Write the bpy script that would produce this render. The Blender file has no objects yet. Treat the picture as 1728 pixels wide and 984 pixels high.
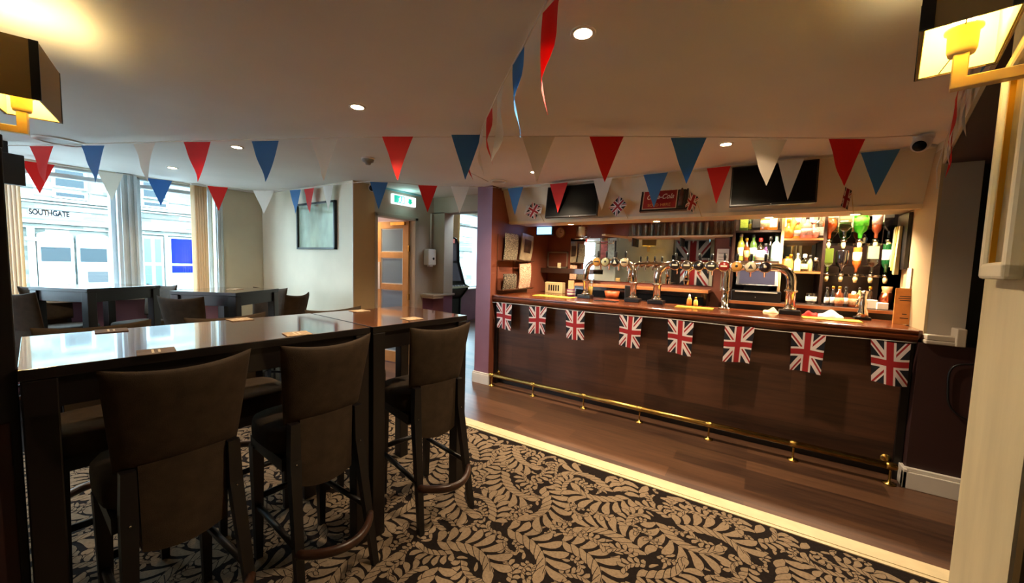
import bpy, bmesh, math, random
from mathutils import Vector, Matrix
PI = math.pi
C = bpy.context.scene.collection
random.seed(7)
# ---------------------------------------------------------------- camera, world, exposure
sc = bpy.context.scene
CAMX = Vector((0.83584295, 0.54822617, 0.0285419)); CAMU = Vector((-0.06417635, 0.04594543, 0.99688034)); CAMF = Vector((-0.54520452, 0.83506712, -0.07358632))
cd = bpy.data.cameras.new('camera'); cam = bpy.data.objects.new('camera', cd); C.objects.link(cam)
m = Matrix((CAMX, CAMU, -CAMF)).transposed().to_4x4(); m.translation = Vector((0, 0, 1.43)); cam.matrix_world = m
cd.sensor_fit = 'HORIZONTAL'; cd.sensor_width = 36; cd.lens = 640/1728*36; cd.clip_start = .02; cd.clip_end = 200
sc.camera = cam
sc.view_settings.view_transform = 'Standard'; sc.view_settings.look = 'None'; sc.view_settings.gamma = 1
sc.view_settings.use_curve_mapping = False; sc.view_settings.exposure = 1.6
W = bpy.data.worlds.new('world'); sc.world = W; W.use_nodes = True
W.node_tree.nodes['Background'].inputs[0].default_value = (.70, .86, 1.0, 1); W.node_tree.nodes['Background'].inputs[1].default_value = 11.0
sc.cycles.max_bounces = 8; sc.cycles.sample_clamp_indirect = 4.0; sc.cycles.use_denoising = True
sc.cycles.caustics_reflective = False; sc.cycles.caustics_refractive = False; sc.cycles.blur_glossy = .5

def light(name, kind, loc, power, col, rot=(0, 0, 0), size=.05, spot=None, blend=.5, parent=None, sy=None, portal=False):
    d = bpy.data.lights.new(name, kind); d.energy = power; d.color = col
    if kind == 'AREA':
        d.shape = 'RECTANGLE'; d.size = size; d.size_y = sy or size
        if portal: d.cycles.is_portal = True
    else: d.shadow_soft_size = size
    if kind == 'SPOT': d.spot_size = spot; d.spot_blend = blend
    o = bpy.data.objects.new(name, d); C.objects.link(o); o.location = loc; o.rotation_euler = rot
    if parent: o.parent = parent
    return o
WARM = (1, .77, .52)
# daylight portals in the windows
light('window_portal', 'AREA', (-6.12, .3, 1.62), 1, (1, 1, 1), (0, -PI/2, 0), 1.34, sy=1.75, portal=True)
light('window_portal', 'AREA', (-6.12, 1.68, 1.62), 1, (1, 1, 1), (0, -PI/2, 0), 1.34, sy=.75, portal=True)
light('window_portal', 'AREA', (-6.12, 7.2, 1.7), 1, (1, 1, 1), (0, -PI/2, 0), 1.8, sy=.9, portal=True)
light('window_portal', 'AREA', (-6.12, 3.18, 1.1), 1, (1, 1, 1), (0, -PI/2, 0), 2.0, sy=.62, portal=True)
light('window_portal', 'AREA', (-5.4, -3.12, 1.6), 1, (1, 1, 1), (-PI/2, 0, 0), 1.0, sy=1.4, portal=True)

# ---------------------------------------------------------------- helpers
def lin(c):
    return tuple(((x/255/12.92) if x/255 <= .04045 else ((x/255+.055)/1.055)**2.4) for x in c)
_m = {}
def mat(name, rgb, rough=.5, metal=0, coat=0, spec=.5, emit=0, noise=0, nscale=20, bump=0, bscale=200, stretch=(1, 1, 1), trans=0, alpha=1, coords='Object', emitc=None, sub=None):
    if name in _m: return _m[name]
    mt = bpy.data.materials.new(name); mt.use_nodes = True; nt = mt.node_tree; b = nt.nodes['Principled BSDF']
    c = lin(rgb); b.inputs['Base Color'].default_value = (*c, 1)
    b.inputs['Roughness'].default_value = rough; b.inputs['Metallic'].default_value = metal
    b.inputs['Specular IOR Level'].default_value = spec; b.inputs['Coat Weight'].default_value = coat; b.inputs['Coat Roughness'].default_value = .06
    if trans: b.inputs['Transmission Weight'].default_value = trans; b.inputs['IOR'].default_value = 1.35
    if alpha < 1: b.inputs['Alpha'].default_value = alpha
    if emit:
        b.inputs['Emission Color'].default_value = (*lin(emitc or rgb), 1); b.inputs['Emission Strength'].default_value = emit
    if noise or bump:
        tc = nt.nodes.new('ShaderNodeTexCoord'); mp = nt.nodes.new('ShaderNodeMapping'); nt.links.new(tc.outputs[coords], mp.inputs[0]); mp.inputs['Scale'].default_value = stretch
    if noise:
        n = nt.nodes.new('ShaderNodeTexNoise'); n.inputs['Scale'].default_value = nscale; n.inputs['Detail'].default_value = 5
        nt.links.new(mp.outputs[0], n.inputs['Vector'])
        r = nt.nodes.new('ShaderNodeValToRGB'); nt.links.new(n.outputs[0], r.inputs[0])
        r.color_ramp.elements[0].position = .32; r.color_ramp.elements[1].position = .68
        lo = tuple(max(0, x*(1-noise)) for x in c); hi = tuple(min(1, x*(1+noise)) for x in c)
        r.color_ramp.elements[0].color = (*lo, 1); r.color_ramp.elements[1].color = (*hi, 1)
        nt.links.new(r.outputs[0], b.inputs['Base Color'])
    if bump:
        n2 = nt.nodes.new('ShaderNodeTexNoise'); n2.inputs['Scale'].default_value = bscale; nt.links.new(mp.outputs[0], n2.inputs['Vector'])
        bp = nt.nodes.new('ShaderNodeBump'); bp.inputs['Strength'].default_value = bump; bp.inputs['Distance'].default_value = .002
        nt.links.new(n2.outputs[0], bp.inputs['Height']); nt.links.new(bp.outputs[0], b.inputs['Normal'])
    _m[name] = mt
    return mt
def cloth(name, rgb, translucent=.35):
    if name in _m: return _m[name]
    mt = bpy.data.materials.new(name); mt.use_nodes = True; nt = mt.node_tree; nt.nodes.clear()
    o = nt.nodes.new('ShaderNodeOutputMaterial'); d = nt.nodes.new('ShaderNodeBsdfPrincipled'); t = nt.nodes.new('ShaderNodeBsdfTranslucent'); mx = nt.nodes.new('ShaderNodeMixShader')
    c = (*lin(rgb), 1); d.inputs['Base Color'].default_value = c; d.inputs['Roughness'].default_value = .55; t.inputs[0].default_value = c; mx.inputs[0].default_value = translucent
    nt.links.new(d.outputs[0], mx.inputs[1]); nt.links.new(t.outputs[0], mx.inputs[2]); nt.links.new(mx.outputs[0], o.inputs[0])
    _m[name] = mt; return mt
def glassy(name, rgb, k=.75, rough=.03):
    """thin clear glass: mostly see-through with a glossy skin"""
    if name in _m: return _m[name]
    mt = bpy.data.materials.new(name); mt.use_nodes = True; nt = mt.node_tree; nt.nodes.clear()
    o = nt.nodes.new('ShaderNodeOutputMaterial'); g = nt.nodes.new('ShaderNodeBsdfGlossy'); t = nt.nodes.new('ShaderNodeBsdfTransparent'); mx = nt.nodes.new('ShaderNodeMixShader')
    f = nt.nodes.new('ShaderNodeLayerWeight'); f.inputs[0].default_value = .5
    pw = nt.nodes.new('ShaderNodeMath'); pw.operation = 'POWER'; pw.inputs[1].default_value = 4; nt.links.new(f.outputs['Facing'], pw.inputs[0])
    mm = nt.nodes.new('ShaderNodeMath'); mm.operation = 'ADD'; mm.inputs[1].default_value = 1-k; mm.use_clamp = True
    nt.links.new(pw.outputs[0], mm.inputs[0]); nt.links.new(mm.outputs[0], mx.inputs[0])
    t.inputs[0].default_value = (*lin(rgb), 1); g.inputs['Roughness'].default_value = rough; g.inputs[0].default_value = (.9, .9, .9, 1)
    nt.links.new(t.outputs[0], mx.inputs[1]); nt.links.new(g.outputs[0], mx.inputs[2]); nt.links.new(mx.outputs[0], o.inputs[0])
    _m[name] = mt; return mt

class MB:
    def __init__(s): s.v = []; s.f = []; s.mi = []; s.k = 0; s.sm = []; s.smooth = False
    def mat(s, k): s.k = k; return s
    def add(s, vs, fs):
        b = len(s.v); s.v += [tuple(x) for x in vs]
        for f in fs: s.f.append([i+b for i in f]); s.mi.append(s.k); s.sm.append(s.smooth)
        return s
    def box(s, x0, x1, y0, y1, z0, z1):
        vs = [(x, y, z) for z in (z0, z1) for x, y in ((x0, y0), (x1, y0), (x1, y1), (x0, y1))]
        return s.add(vs, [(3, 2, 1, 0), (4, 5, 6, 7), (0, 1, 5, 4), (1, 2, 6, 5), (2, 3, 7, 6), (3, 0, 4, 7)])
    def hexa(s, b4, t4):
        return s.add(list(b4)+list(t4), [(3, 2, 1, 0), (4, 5, 6, 7), (0, 1, 5, 4), (1, 2, 6, 5), (2, 3, 7, 6), (3, 0, 4, 7)])
    def taper(s, c0, a0, c1, a1, b0=None, b1=None):
        b0 = b0 or a0; b1 = b1 or a1
        q = lambda c, a, b: [(c[0]-a, c[1]-b, c[2]), (c[0]+a, c[1]-b, c[2]), (c[0]+a, c[1]+b, c[2]), (c[0]-a, c[1]+b, c[2])]
        return s.hexa(q(c0, a0, b0), q(c1, a1, b1))
    def prism(s, poly, axis, a, b):
        """poly 2D list extruded along an axis ('x': poly=(y,z); 'y': poly=(x,z); 'z': poly=(x,y))"""
        f = {'x': lambda p, t: (t, p[0], p[1]), 'y': lambda p, t: (p[0], t, p[1]), 'z': lambda p, t: (p[0], p[1], t)}[axis]
        n = len(poly); vs = [f(p, a) for p in poly]+[f(p, b) for p in poly]
        return s.add(vs, [tuple(range(n))[::-1], tuple(range(n, 2*n))]+[(i, (i+1) % n, n+(i+1) % n, n+i) for i in range(n)])
    def lathe(s, prof, c=(0, 0, 0), n=20, ax='z', M=None):
        vs = []; fs = []; rings = []
        for r, h in prof:
            if r < 1e-6: rings.append([len(vs)]); vs.append((0, 0, h))
            else:
                rings.append(list(range(len(vs), len(vs)+n)))
                vs += [(r*math.cos(2*PI*i/n), r*math.sin(2*PI*i/n), h) for i in range(n)]
        for a, b in zip(rings, rings[1:]):
            if len(a) == 1 and len(b) == 1: continue
            for i in range(n):
                j = (i+1) % n
                if len(a) == 1: fs.append((a[0], b[j], b[i]))
                elif len(b) == 1: fs.append((a[i], a[j], b[0]))
                else: fs.append((a[i], a[j], b[j], b[i]))
        R = M or {'z': Matrix(), 'x': Matrix.Rotation(PI/2, 4, 'Y'), 'y': Matrix.Rotation(PI/2, 4, 'X')}[ax]
        vs = [tuple(R @ Vector(v)+Vector(c)) for v in vs]
        o = s.smooth; s.smooth = True; s.add(vs, fs); s.smooth = o
        return s
    def tube(s, pts, r, n=10, closed=False, flat=None):
        pts = [Vector(p) for p in pts]; vs = []; fs = []; m_ = len(pts); up = None
        for i, p in enumerate(pts):
            a = pts[(i-1) % m_] if (closed or i) else p; b = pts[(i+1) % m_] if (closed or i < m_-1) else p
            t = (b-a).normalized()
            if up is None: up = Vector((0, 0, 1)) if abs(t.z) < .9 else Vector((1, 0, 0))
            x = t.cross(up).normalized(); up = x.cross(t).normalized()
            rr = r[i] if isinstance(r, (list, tuple)) else r
            vs += [tuple(p+x*math.cos(2*PI*k/n)*rr+up*math.sin(2*PI*k/n)*rr*(flat or 1)) for k in range(n)]
        for i in range(m_ if closed else m_-1):
            for k in range(n):
                a = i*n; b = ((i+1) % m_)*n; fs.append((a+k, a+(k+1) % n, b+(k+1) % n, b+k))
        if not closed: fs += [tuple(range(n))[::-1], tuple(range((m_-1)*n, m_*n))]
        o = s.smooth; s.smooth = True; s.add(vs, fs); s.smooth = o
        return s
    def grid(s, fn, nu, nv):
        vs = [fn(i/nu, j/nv) for j in range(nv+1) for i in range(nu+1)]
        o = s.smooth; s.smooth = True
        s.add(vs, [(j*(nu+1)+i, j*(nu+1)+i+1, (j+1)*(nu+1)+i+1, (j+1)*(nu+1)+i) for j in range(nv) for i in range(nu)]); s.smooth = o
        return s
    def mesh(s, name, mats):
        me = bpy.data.meshes.new(name); me.from_pydata(s.v, [], s.f)
        for m_ in (mats if isinstance(mats, (list, tuple)) else [mats]): me.materials.append(m_)
        me.polygons.foreach_set('material_index', s.mi); me.polygons.foreach_set('use_smooth', s.sm); me.update()
        return me
def link(name, me, parent=None, loc=None, rz=None):
    o = bpy.data.objects.new(name, me); C.objects.link(o)
    if parent: o.parent = parent
    if loc: o.location = loc
    if rz is not None: o.rotation_euler = (0, 0, rz)
    return o
def bevel(o, w=.004, seg=2):
    md = o.modifiers.new('bevel', 'BEVEL'); md.width = w; md.segments = seg; md.limit_method = 'ANGLE'; return o
def part(name, mb, mats, parent, label=None, bev=0):
    o = link(name, mb.mesh(name, mats), parent)
    if bev: bevel(o, bev)
    if label: o['label'] = label
    return o
def tag(o, label, cat, group=None, kind=None):
    o['label'] = label; o['category'] = cat
    if group: o['group'] = group
    if kind: o['kind'] = kind
    return o
def thing(name, label, cat, loc=(0, 0, 0), rz=0, group=None):
    o = bpy.data.objects.new(name, None); C.objects.link(o); o.location = loc; o.rotation_euler = (0, 0, rz); o.empty_display_size = .05
    return tag(o, label, cat, group)
def single(name, mb, mats, label, cat, loc=None, rz=None, group=None, bev=0):
    o = link(name, mb.mesh(name, mats), None, loc, rz)
    if bev: bevel(o, bev)
    return tag(o, label, cat, group)
def struct(name, mb, mats, bev=0):
    o = link(name, mb.mesh(name, mats)); o['kind'] = 'structure'
    if bev: bevel(o, bev)
    return o
def dup(root, loc, rz=0, label=None, group=None):
    r = root.copy(); C.objects.link(r); r.location = loc; r.rotation_euler = (0, 0, rz)
    if label: r['label'] = label
    if group: r['group'] = group
    for ch in list(root.children):
        if ch.type == 'LIGHT':
            c = ch.copy(); C.objects.link(c); c.parent = r; continue
        c = ch.copy(); C.objects.link(c); c.parent = r
        for g in list(ch.children):
            d = g.copy(); C.objects.link(d); d.parent = c
    return r
def textmesh(txt, size, ext, material, shear=0, align='CENTER', space=1.0, sx=1, bold=0):
    cu = bpy.data.curves.new('lettering', 'FONT'); cu.body = txt; cu.size = size; cu.extrude = ext; cu.shear = shear; cu.align_x = align; cu.align_y = 'CENTER'; cu.space_character = space; cu.offset = bold
    t = bpy.data.objects.new('lettering', cu); C.objects.link(t); bpy.context.view_layer.update()
    me = bpy.data.meshes.new_from_object(t.evaluated_get(bpy.context.evaluated_depsgraph_get())); bpy.data.objects.remove(t)
    me.materials.clear(); me.materials.append(material)
    if sx != 1:
        for v in me.vertices: v.co.x *= sx
    return me
def text(name, txt, size, parent, loc, rot, material, ext=.001, **k):
    o = link(name, textmesh(txt, size, ext, material, **k), parent); o.location = loc; o.rotation_euler = rot
    return o
def chaikin(p, k=2, closed=False):
    for _ in range(k):
        q = [] if closed else [p[0]]
        for i in range(len(p) if closed else len(p)-1):
            a = Vector(p[i]); b = Vector(p[(i+1) % len(p)])
            q += [tuple(a*.75+b*.25), tuple(a*.25+b*.75)]
        if not closed: q.append(p[-1])
        p = q
    return p

# ---------------------------------------------------------------- materials
M_ceil = mat('ceiling_paint', (230, 227, 221), .75, noise=.03, nscale=2, bump=.15, bscale=30)
M_cream = mat('cream_wall', (214, 205, 182), .7, noise=.04, nscale=3, bump=.2, bscale=90)
M_tan = mat('tan_wall', (196, 168, 122), .7, noise=.04, nscale=3, bump=.2, bscale=90)
M_grey = mat('grey_beige_wall', (178, 166, 150), .7, noise=.03, nscale=4)
M_purple = mat('plum_paint', (138, 95, 114), .6, noise=.05, nscale=5, bump=.15, bscale=120)
M_maroon = mat('maroon_paint', (112, 58, 52), .55, noise=.08, nscale=6, bump=.15, bscale=120)
M_brownred = mat('red_brown_wall', (122, 66, 46), .5, noise=.1, nscale=4, bump=.2, bscale=80)
M_darkm = mat('dark_maroon_paint', (48, 20, 18), .6, noise=.1, nscale=4)
M_white = mat('white_gloss_trim', (228, 222, 212), .35, noise=.02, nscale=10)
M_frost = mat('window_frame_paint', (216, 228, 234), .4, noise=.03, nscale=8)
M_black = mat('black_plastic', (14, 14, 16), .35)
M_screen = mat('black_screen', (3, 3, 4), .4, spec=.12)
M_wood = mat('dark_stained_wood', (34, 21, 15), .32, coat=.25, noise=.35, nscale=9, stretch=(1, 1, .12))
M_chrome = mat('polished_chrome', (225, 218, 205), .1, 1)
M_brass = mat('aged_brass', (196, 158, 84), .26, 1, noise=.2, nscale=14)
M_fab = mat('brown_suede_fabric', (54, 41, 27), .85, noise=.22, nscale=22, bump=.5, bscale=420, spec=.25)
M_leg = mat('black_brown_leg_wood', (15, 10, 9), .42, noise=.2, nscale=20, stretch=(1, 1, .15))
M_gold = mat('gold_cap', (206, 160, 60), .3, 1)
M_paper = mat('white_paper', (232, 226, 214), .7, noise=.04, nscale=30)
M_ink = mat('printed_ink', (48, 40, 38), .7, noise=.1, nscale=40)
M_mirror = mat('mirror_glass', (218, 222, 220), .015, 1)
M_pane = glassy('window_pane_glass', (240, 250, 252), .97, .02)
M_clear = glassy('clear_bottle_glass', (236, 240, 232), .82)
M_red = cloth('red_bunting_cloth', (226, 36, 28), .42); M_blue = cloth('blue_bunting_cloth', (80, 142, 200), .48); M_wht = cloth('white_bunting_cloth', (240, 236, 228), .42)
M_string = mat('white_ribbon', (224, 216, 204), .7, noise=.03, nscale=30)

def wood_planks(name, base, dark, sx, sy, rough=.4, coat=.1, axis='x', var=.35):
    mt = bpy.data.materials.new(name); mt.use_nodes = True; nt = mt.node_tree; b = nt.nodes['Principled BSDF']; N = nt.nodes.new; L = nt.links.new
    tc = N('ShaderNodeTexCoord'); mp = N('ShaderNodeMapping'); L(tc.outputs['Object'], mp.inputs[0])
    if axis == 'xz': mp.inputs['Rotation'].default_value = (PI/2, 0, 0)
    if axis == 'yz':
        s1 = N('ShaderNodeSeparateXYZ'); c1 = N('ShaderNodeCombineXYZ'); L(tc.outputs['Object'], s1.inputs[0]); L(s1.outputs[1], c1.inputs[0]); L(s1.outputs[2], c1.inputs[1]); L(c1.outputs[0], mp.inputs[0])
    br = N('ShaderNodeTexBrick'); L(mp.outputs[0], br.inputs[0]); br.inputs['Scale'].default_value = 1; br.inputs['Brick Width'].default_value = sx; br.inputs['Row Height'].default_value = sy
    br.inputs['Mortar Size'].default_value = .0012; br.inputs['Color1'].default_value = (0, 0, 0, 1); br.inputs['Color2'].default_value = (1, 1, 1, 1); br.inputs['Mortar'].default_value = (.1, .1, .1, 1); br.offset = .37; br.inputs['Bias'].default_value = 0
    m2 = N('ShaderNodeMapping'); L(mp.outputs[0], m2.inputs[0]); m2.inputs['Scale'].default_value = (1.2, 14, 1)
    n = N('ShaderNodeTexNoise'); L(m2.outputs[0], n.inputs[0]); n.inputs['Scale'].default_value = 2.2; n.inputs['Detail'].default_value = 8; n.inputs['Roughness'].default_value = .62
    mx = N('ShaderNodeMix'); mx.data_type = 'FLOAT'; mx.inputs[0].default_value = var; L(n.outputs[0], mx.inputs[2]); L(br.outputs[0], mx.inputs[3])
    r = N('ShaderNodeValToRGB'); L(mx.outputs[0], r.inputs[0]); r.color_ramp.elements[0].color = (*lin(dark), 1); r.color_ramp.elements[1].color = (*lin(base), 1); r.color_ramp.elements[0].position = .25; r.color_ramp.elements[1].position = .75
    L(r.outputs[0], b.inputs['Base Color']); b.inputs['Roughness'].default_value = rough; b.inputs['Coat Weight'].default_value = coat; b.inputs['Coat Roughness'].default_value = .2
    return mt
M_floor = wood_planks('dark_plank_floor', (114, 80, 57), (54, 36, 28), 1.25, .15, .36, .12)
M_barfront = wood_planks('bar_front_boards', (92, 58, 40), (42, 26, 20), 1.1, .24, .42, .05, 'xz')
M_counter = wood_planks('mahogany_counter', (130, 66, 32), (54, 22, 12), 5, 2, .2, .6, var=.1)
M_table = wood_planks('polished_table_wood', (118, 64, 38), (58, 28, 17), 5, .16, .17, .8, var=.25)
_b = M_table.node_tree.nodes['Principled BSDF']; _b.inputs['Coat Weight'].default_value = 1; _b.inputs['Coat IOR'].default_value = 1.75; _b.inputs['Coat Roughness'].default_value = .05
M_oak = wood_planks('oak_door_wood', (222, 176, 112), (188, 138, 80), 9, 4, .4, .1, var=.05)

def union_jack():
    """Union flag from the mesh's own generated coordinates (x across, z up)."""
    mt = bpy.data.materials.new('union_flag_cloth'); mt.use_nodes = True; nt = mt.node_tree; b = nt.nodes['Principled BSDF']; L = nt.links.new
    def MT(op, a, c=None, clamp=False):
        n = nt.nodes.new('ShaderNodeMath'); n.operation = op; n.use_clamp = clamp
        for i, q in enumerate((a, c)):
            if q is None: continue
            if isinstance(q, (int, float)): n.inputs[i].default_value = q
            else: L(q, n.inputs[i])
        return n.outputs[0]
    tc = nt.nodes.new('ShaderNodeUVMap'); sp = nt.nodes.new('ShaderNodeSeparateXYZ'); L(tc.outputs[0], sp.inputs[0])
    u = MT('SUBTRACT', MT('MULTIPLY', sp.outputs[0], 2), 1); v = MT('SUBTRACT', MT('MULTIPLY', sp.outputs[1], 2), 1)
    au, av = MT('ABSOLUTE', u), MT('ABSOLUTE', v)
    d1 = MT('SUBTRACT', u, v); d2 = MT('ADD', u, v)
    white_d = MT('MAXIMUM', MT('LESS_THAN', MT('ABSOLUTE', d1), .26), MT('LESS_THAN', MT('ABSOLUTE', d2), .26))
    s = MT('SIGN', u)
    k1 = MT('MULTIPLY', d1, s); k2 = MT('MULTIPLY', d2, s)
    red_d = MT('MAXIMUM', MT('MULTIPLY', MT('GREATER_THAN', k1, -.15), MT('LESS_THAN', k1, -.01)), MT('MULTIPLY', MT('GREATER_THAN', k2, .01), MT('LESS_THAN', k2, .15)))
    white_c = MT('MAXIMUM', MT('LESS_THAN', au, .31), MT('LESS_THAN', av, .24)); red_c = MT('MAXIMUM', MT('LESS_THAN', au, .19), MT('LESS_THAN', av, .14))
    def mixc(f, a, c):
        n = nt.nodes.new('ShaderNodeMix'); n.data_type = 'RGBA'; L(f, n.inputs[0])
        for i, q in ((6, a), (7, c)):
            if isinstance(q, tuple): n.inputs[i].default_value = q
            else: L(q, n.inputs[i])
        return n.outputs[2]
    navy = (*lin((9, 10, 26)), 1); wh = (*lin((222, 208, 206)), 1); rd = (*lin((156, 20, 28)), 1)
    c = mixc(white_d, navy, wh); c = mixc(red_d, c, rd); c = mixc(white_c, c, wh); c = mixc(red_c, c, rd)
    L(c, b.inputs['Base Color']); b.inputs['Roughness'].default_value = .7
    return mt
M_uj = union_jack()
def uvgrid(name, fn, nu, nv, m_):
    mb = MB().grid(fn, nu, nv); me = mb.mesh(name, m_); uv = me.uv_layers.new(name='uv')
    for p in me.polygons:
        for li, vi in zip(p.loop_indices, p.vertices):
            i, j = vi % (nu+1), vi // (nu+1); uv.data[li].uv = (i/nu, j/nv)
    return me

CZ = 2.305
# ---------------------------------------------------------------- the setting
fl = MB().box(-6.2, 3.2, 2.60, 8.2, -.06, 0); fl.box(.95, 3.2, -3.2, 2.60, -.06, 0)
struct('floor', fl, M_floor)
# carpet with woven acanthus leaves
M_cdark = mat('carpet_ground', (26, 19, 16), .95, noise=.25, nscale=60, bump=.6, bscale=600, spec=.1)
M_cleaf = mat('carpet_leaf', (126, 108, 87), .95, noise=.16, nscale=90, bump=.6, bscale=600, spec=.1)
cp = MB(); cp.box(-6.2, .95, -3.2, 2.56, -.06, .0005)
rc = random.Random(3)
def lobe(px, py, a, L, w, bend, z, rim=.0034, dark=False):
    """curved teardrop from (px,py) heading a; dark rim below, pale fill above"""
    for k, (gw, zz) in enumerate(((rim, z), (0, z+.00007))):
        if dark and k: break
        lft = []; rgt = []; n = 6; x, y = px, py
        for i in range(n+1):
            t = i/n; an = a+bend*t*t
            if i: x += L/n*math.cos(an); y += L/n*math.sin(an)
            ww = w*(.30+.70*math.sin(PI*min(1, (.05+t*.86)**1.5)))+gw
            if i == n: ww = w*.5+gw
            lft.append((x-math.sin(an)*ww, y+math.cos(an)*ww, zz)); rgt.append((x+math.sin(an)*ww, y-math.cos(an)*ww, zz))
        if max(v[1] for v in lft+rgt) > 2.5: return
        lft.append((x+math.cos(an)*(w*.5+gw), y+math.sin(an)*(w*.5+gw), zz))
        cp.k = 1 if (k and not dark) else 0; cp.smooth = False; vs = rgt+lft[::-1]; cp.add(vs, [tuple(range(len(vs)))])
def spine(x, y, a, L, curl, n):
    out = [(x, y, a)]; st = L/n
    for i in range(n): a += curl/n*(.5+i/n); x += st*math.cos(a); y += st*math.sin(a); out.append((x, y, a))
    return out
def frond(x, y, a, L, curl, z, n=6):
    sp_ = spine(x, y, a, L, curl, n); st = L/n
    for i in range(n):
        t = i/n; ll = L*.34*(.55+.9*math.sin(PI*(.15+.6*t)))*.72; px, py, an = sp_[i]
        for sgn in (1, -1):
            lobe(px, py, an+sgn*(.95-.4*t), ll*.94, st*.50, sgn*(.75 if sgn*curl < 0 else -.5), z+i*.00009+(0 if sgn > 0 else .00004))
    px, py, an = sp_[-1]; lobe(px-.3*st*math.cos(an), py-.3*st*math.sin(an), an, st*1.5, st*.42, curl*.4, z+n*.00009)
    for (x0, y0, a0), (x1, y1, a1) in zip(sp_, sp_[1:]): lobe(x0, y0, math.atan2(y1-y0, x1-x0), st, .0011, 0, z+.0012, 0.0006, True)
grid_ = {}
def fits(pts, tol):
    for x, y, r in pts:
        gx_, gy_ = int(x//.2), int(y//.2)
        for ax in (-1, 0, 1):
            for ay in (-1, 0, 1):
                for (u, v, q) in grid_.get((gx_+ax, gy_+ay), ()):
                    if (x-u)**2+(y-v)**2 < (tol*(r+q))**2: return False
    return True
for L0, tries, n_, tol in ((.40, 900, 8, .86), (.30, 2600, 7, .86), (.20, 6000, 6, .84), (.13, 9000, 5, .82), (.085, 12000, 4, .8)):
    for _ in range(tries):
        x = rc.uniform(-4.0, 1.0); y = rc.uniform(-.15, 2.48)
        if x > .2 and y < 1.4: continue
        a0 = rc.choice((.6, 2.2, 3.8, 5.3))+rc.uniform(-.5, .5); cu = rc.choice((-1, 1))*rc.uniform(1.2, 2.2)
        sp_ = spine(x, y, a0, L0, cu, n_)
        pts = [(u, v, L0*(.10+.12*math.sin(PI*(i/n_)))) for i, (u, v, _a) in enumerate(sp_)]
        if fits(pts, tol):
            for p_ in pts: grid_.setdefault((int(p_[0]//.2), int(p_[1]//.2)), []).append(p_)
            frond(x, y, a0, L0*.95, cu, .0006+rc.random()*.0006, n_)
for _ in range(9000):
    x = rc.uniform(-4.0, 1.0); y = rc.uniform(-.15, 2.48); a0 = rc.uniform(0, 6.28)
    if x > .2 and y < 1.4: continue
    pts = [(x+.012*math.cos(a0), y+.012*math.sin(a0), .013), (x+.038*math.cos(a0), y+.038*math.sin(a0), .012)]
    if fits(pts, .8):
        for p_ in pts: grid_.setdefault((int(p_[0]//.2), int(p_[1]//.2)), []).append(p_)
        lobe(x, y, a0, .05, .009, rc.uniform(-1.2, 1.2), .0006)
me = cp.mesh('floor', [M_cdark, M_cleaf])
o = link('floor', me); o['kind'] = 'structure'
st_ = MB(); st_.prism([(-6.2, 2.50), (.94, 2.505), (.94, 2.637), (-6.2, 2.62)], 'z', .0, .006)
st_.prism([(-6.2, 2.525), (.94, 2.531), (.94, 2.538), (-6.2, 2.532)], 'z', .006, .009)
struct('trim_1', st_, mat('cream_threshold_strip', (200, 182, 142), .5, noise=.08, nscale=12))
# ceiling
ce = MB().box(-6.4, .55, -3.2, 4.05, CZ, CZ+.1); ce.box(.55, 3.2, -3.2, 1.69, CZ, CZ+.1)
ce.prism([(.55, 1.69), (.97, 3.72), (.97, 4.05), (.55, 4.05)], 'z', CZ, CZ+.1); ce.box(-6.4, -2.6, 4.05, 8.2, 2.75, 2.85); ce.box(-6.4, -2.6, 4.05, 4.1, CZ, 2.8)
struct('ceiling', ce, M_ceil)
ce = MB().box(-2.8, 1.3, 4.05, 5.2, 2.22, 2.32)
struct('ceiling', ce, M_ceil)
# lowered ceiling beside the bar : dark underside, cream edge
lc = MB(); lc.prism([(.56, 1.69), (3.2, 1.69), (3.2, 4.9), (.945, 4.9), (.945, 3.60)], 'z', 2.15, 2.156)
lc.k = 1; lc.prism([(.545, 1.69), (.56, 1.69), (.95, 3.60), (.935, 3.60)], 'z', 2.15, 2.303)
struct('ceiling', lc, [M_darkm, M_cream])
struct('ceiling', MB().box(.5, 3.2, 1.5, 5.0, 2.36, 2.46).box(.934, 3.2, 3.604, 4.05, 2.156, 2.303), M_cream)  # unseen slab and block added to seal a daylight leak
# west wall with windows (inner face x=-6)
ww = MB(); X0, X1 = -6.25, -6.0
ww.k = 1; ww.box(X0, X1, -3.2, 2.13, 0, .92)
ww.k = 0; ww.box(X0, X1, -3.2, -.6, .92, CZ); ww.box(X0, X1, -.6, 2.04, 2.29, CZ+.02); ww.box(X0, X1, 2.04, 2.65, .92, CZ); ww.box(X0, X1, 2.13, 2.65, 0, .92)
ww.box(X0, X1, 4.05, 6.75, .78, 2.78); ww.box(X0, X1, 7.65, 8.2, .78, 2.78); ww.box(X0, X1, 6.75, 7.65, 2.6, 2.78); ww.box(X0, X1, 2.65, 2.86, 0, 2.75); ww.box(X0, X1, 3.5, 4.05, 0, 2.75); ww.box(X0, X1, 2.86, 3.5, 2.1, 2.75)
ww.k = 1; ww.box(X0, X1, 4.05, 8.2, 0, .78)
struct('wall_west', ww, [M_cream, M_purple])
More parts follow.
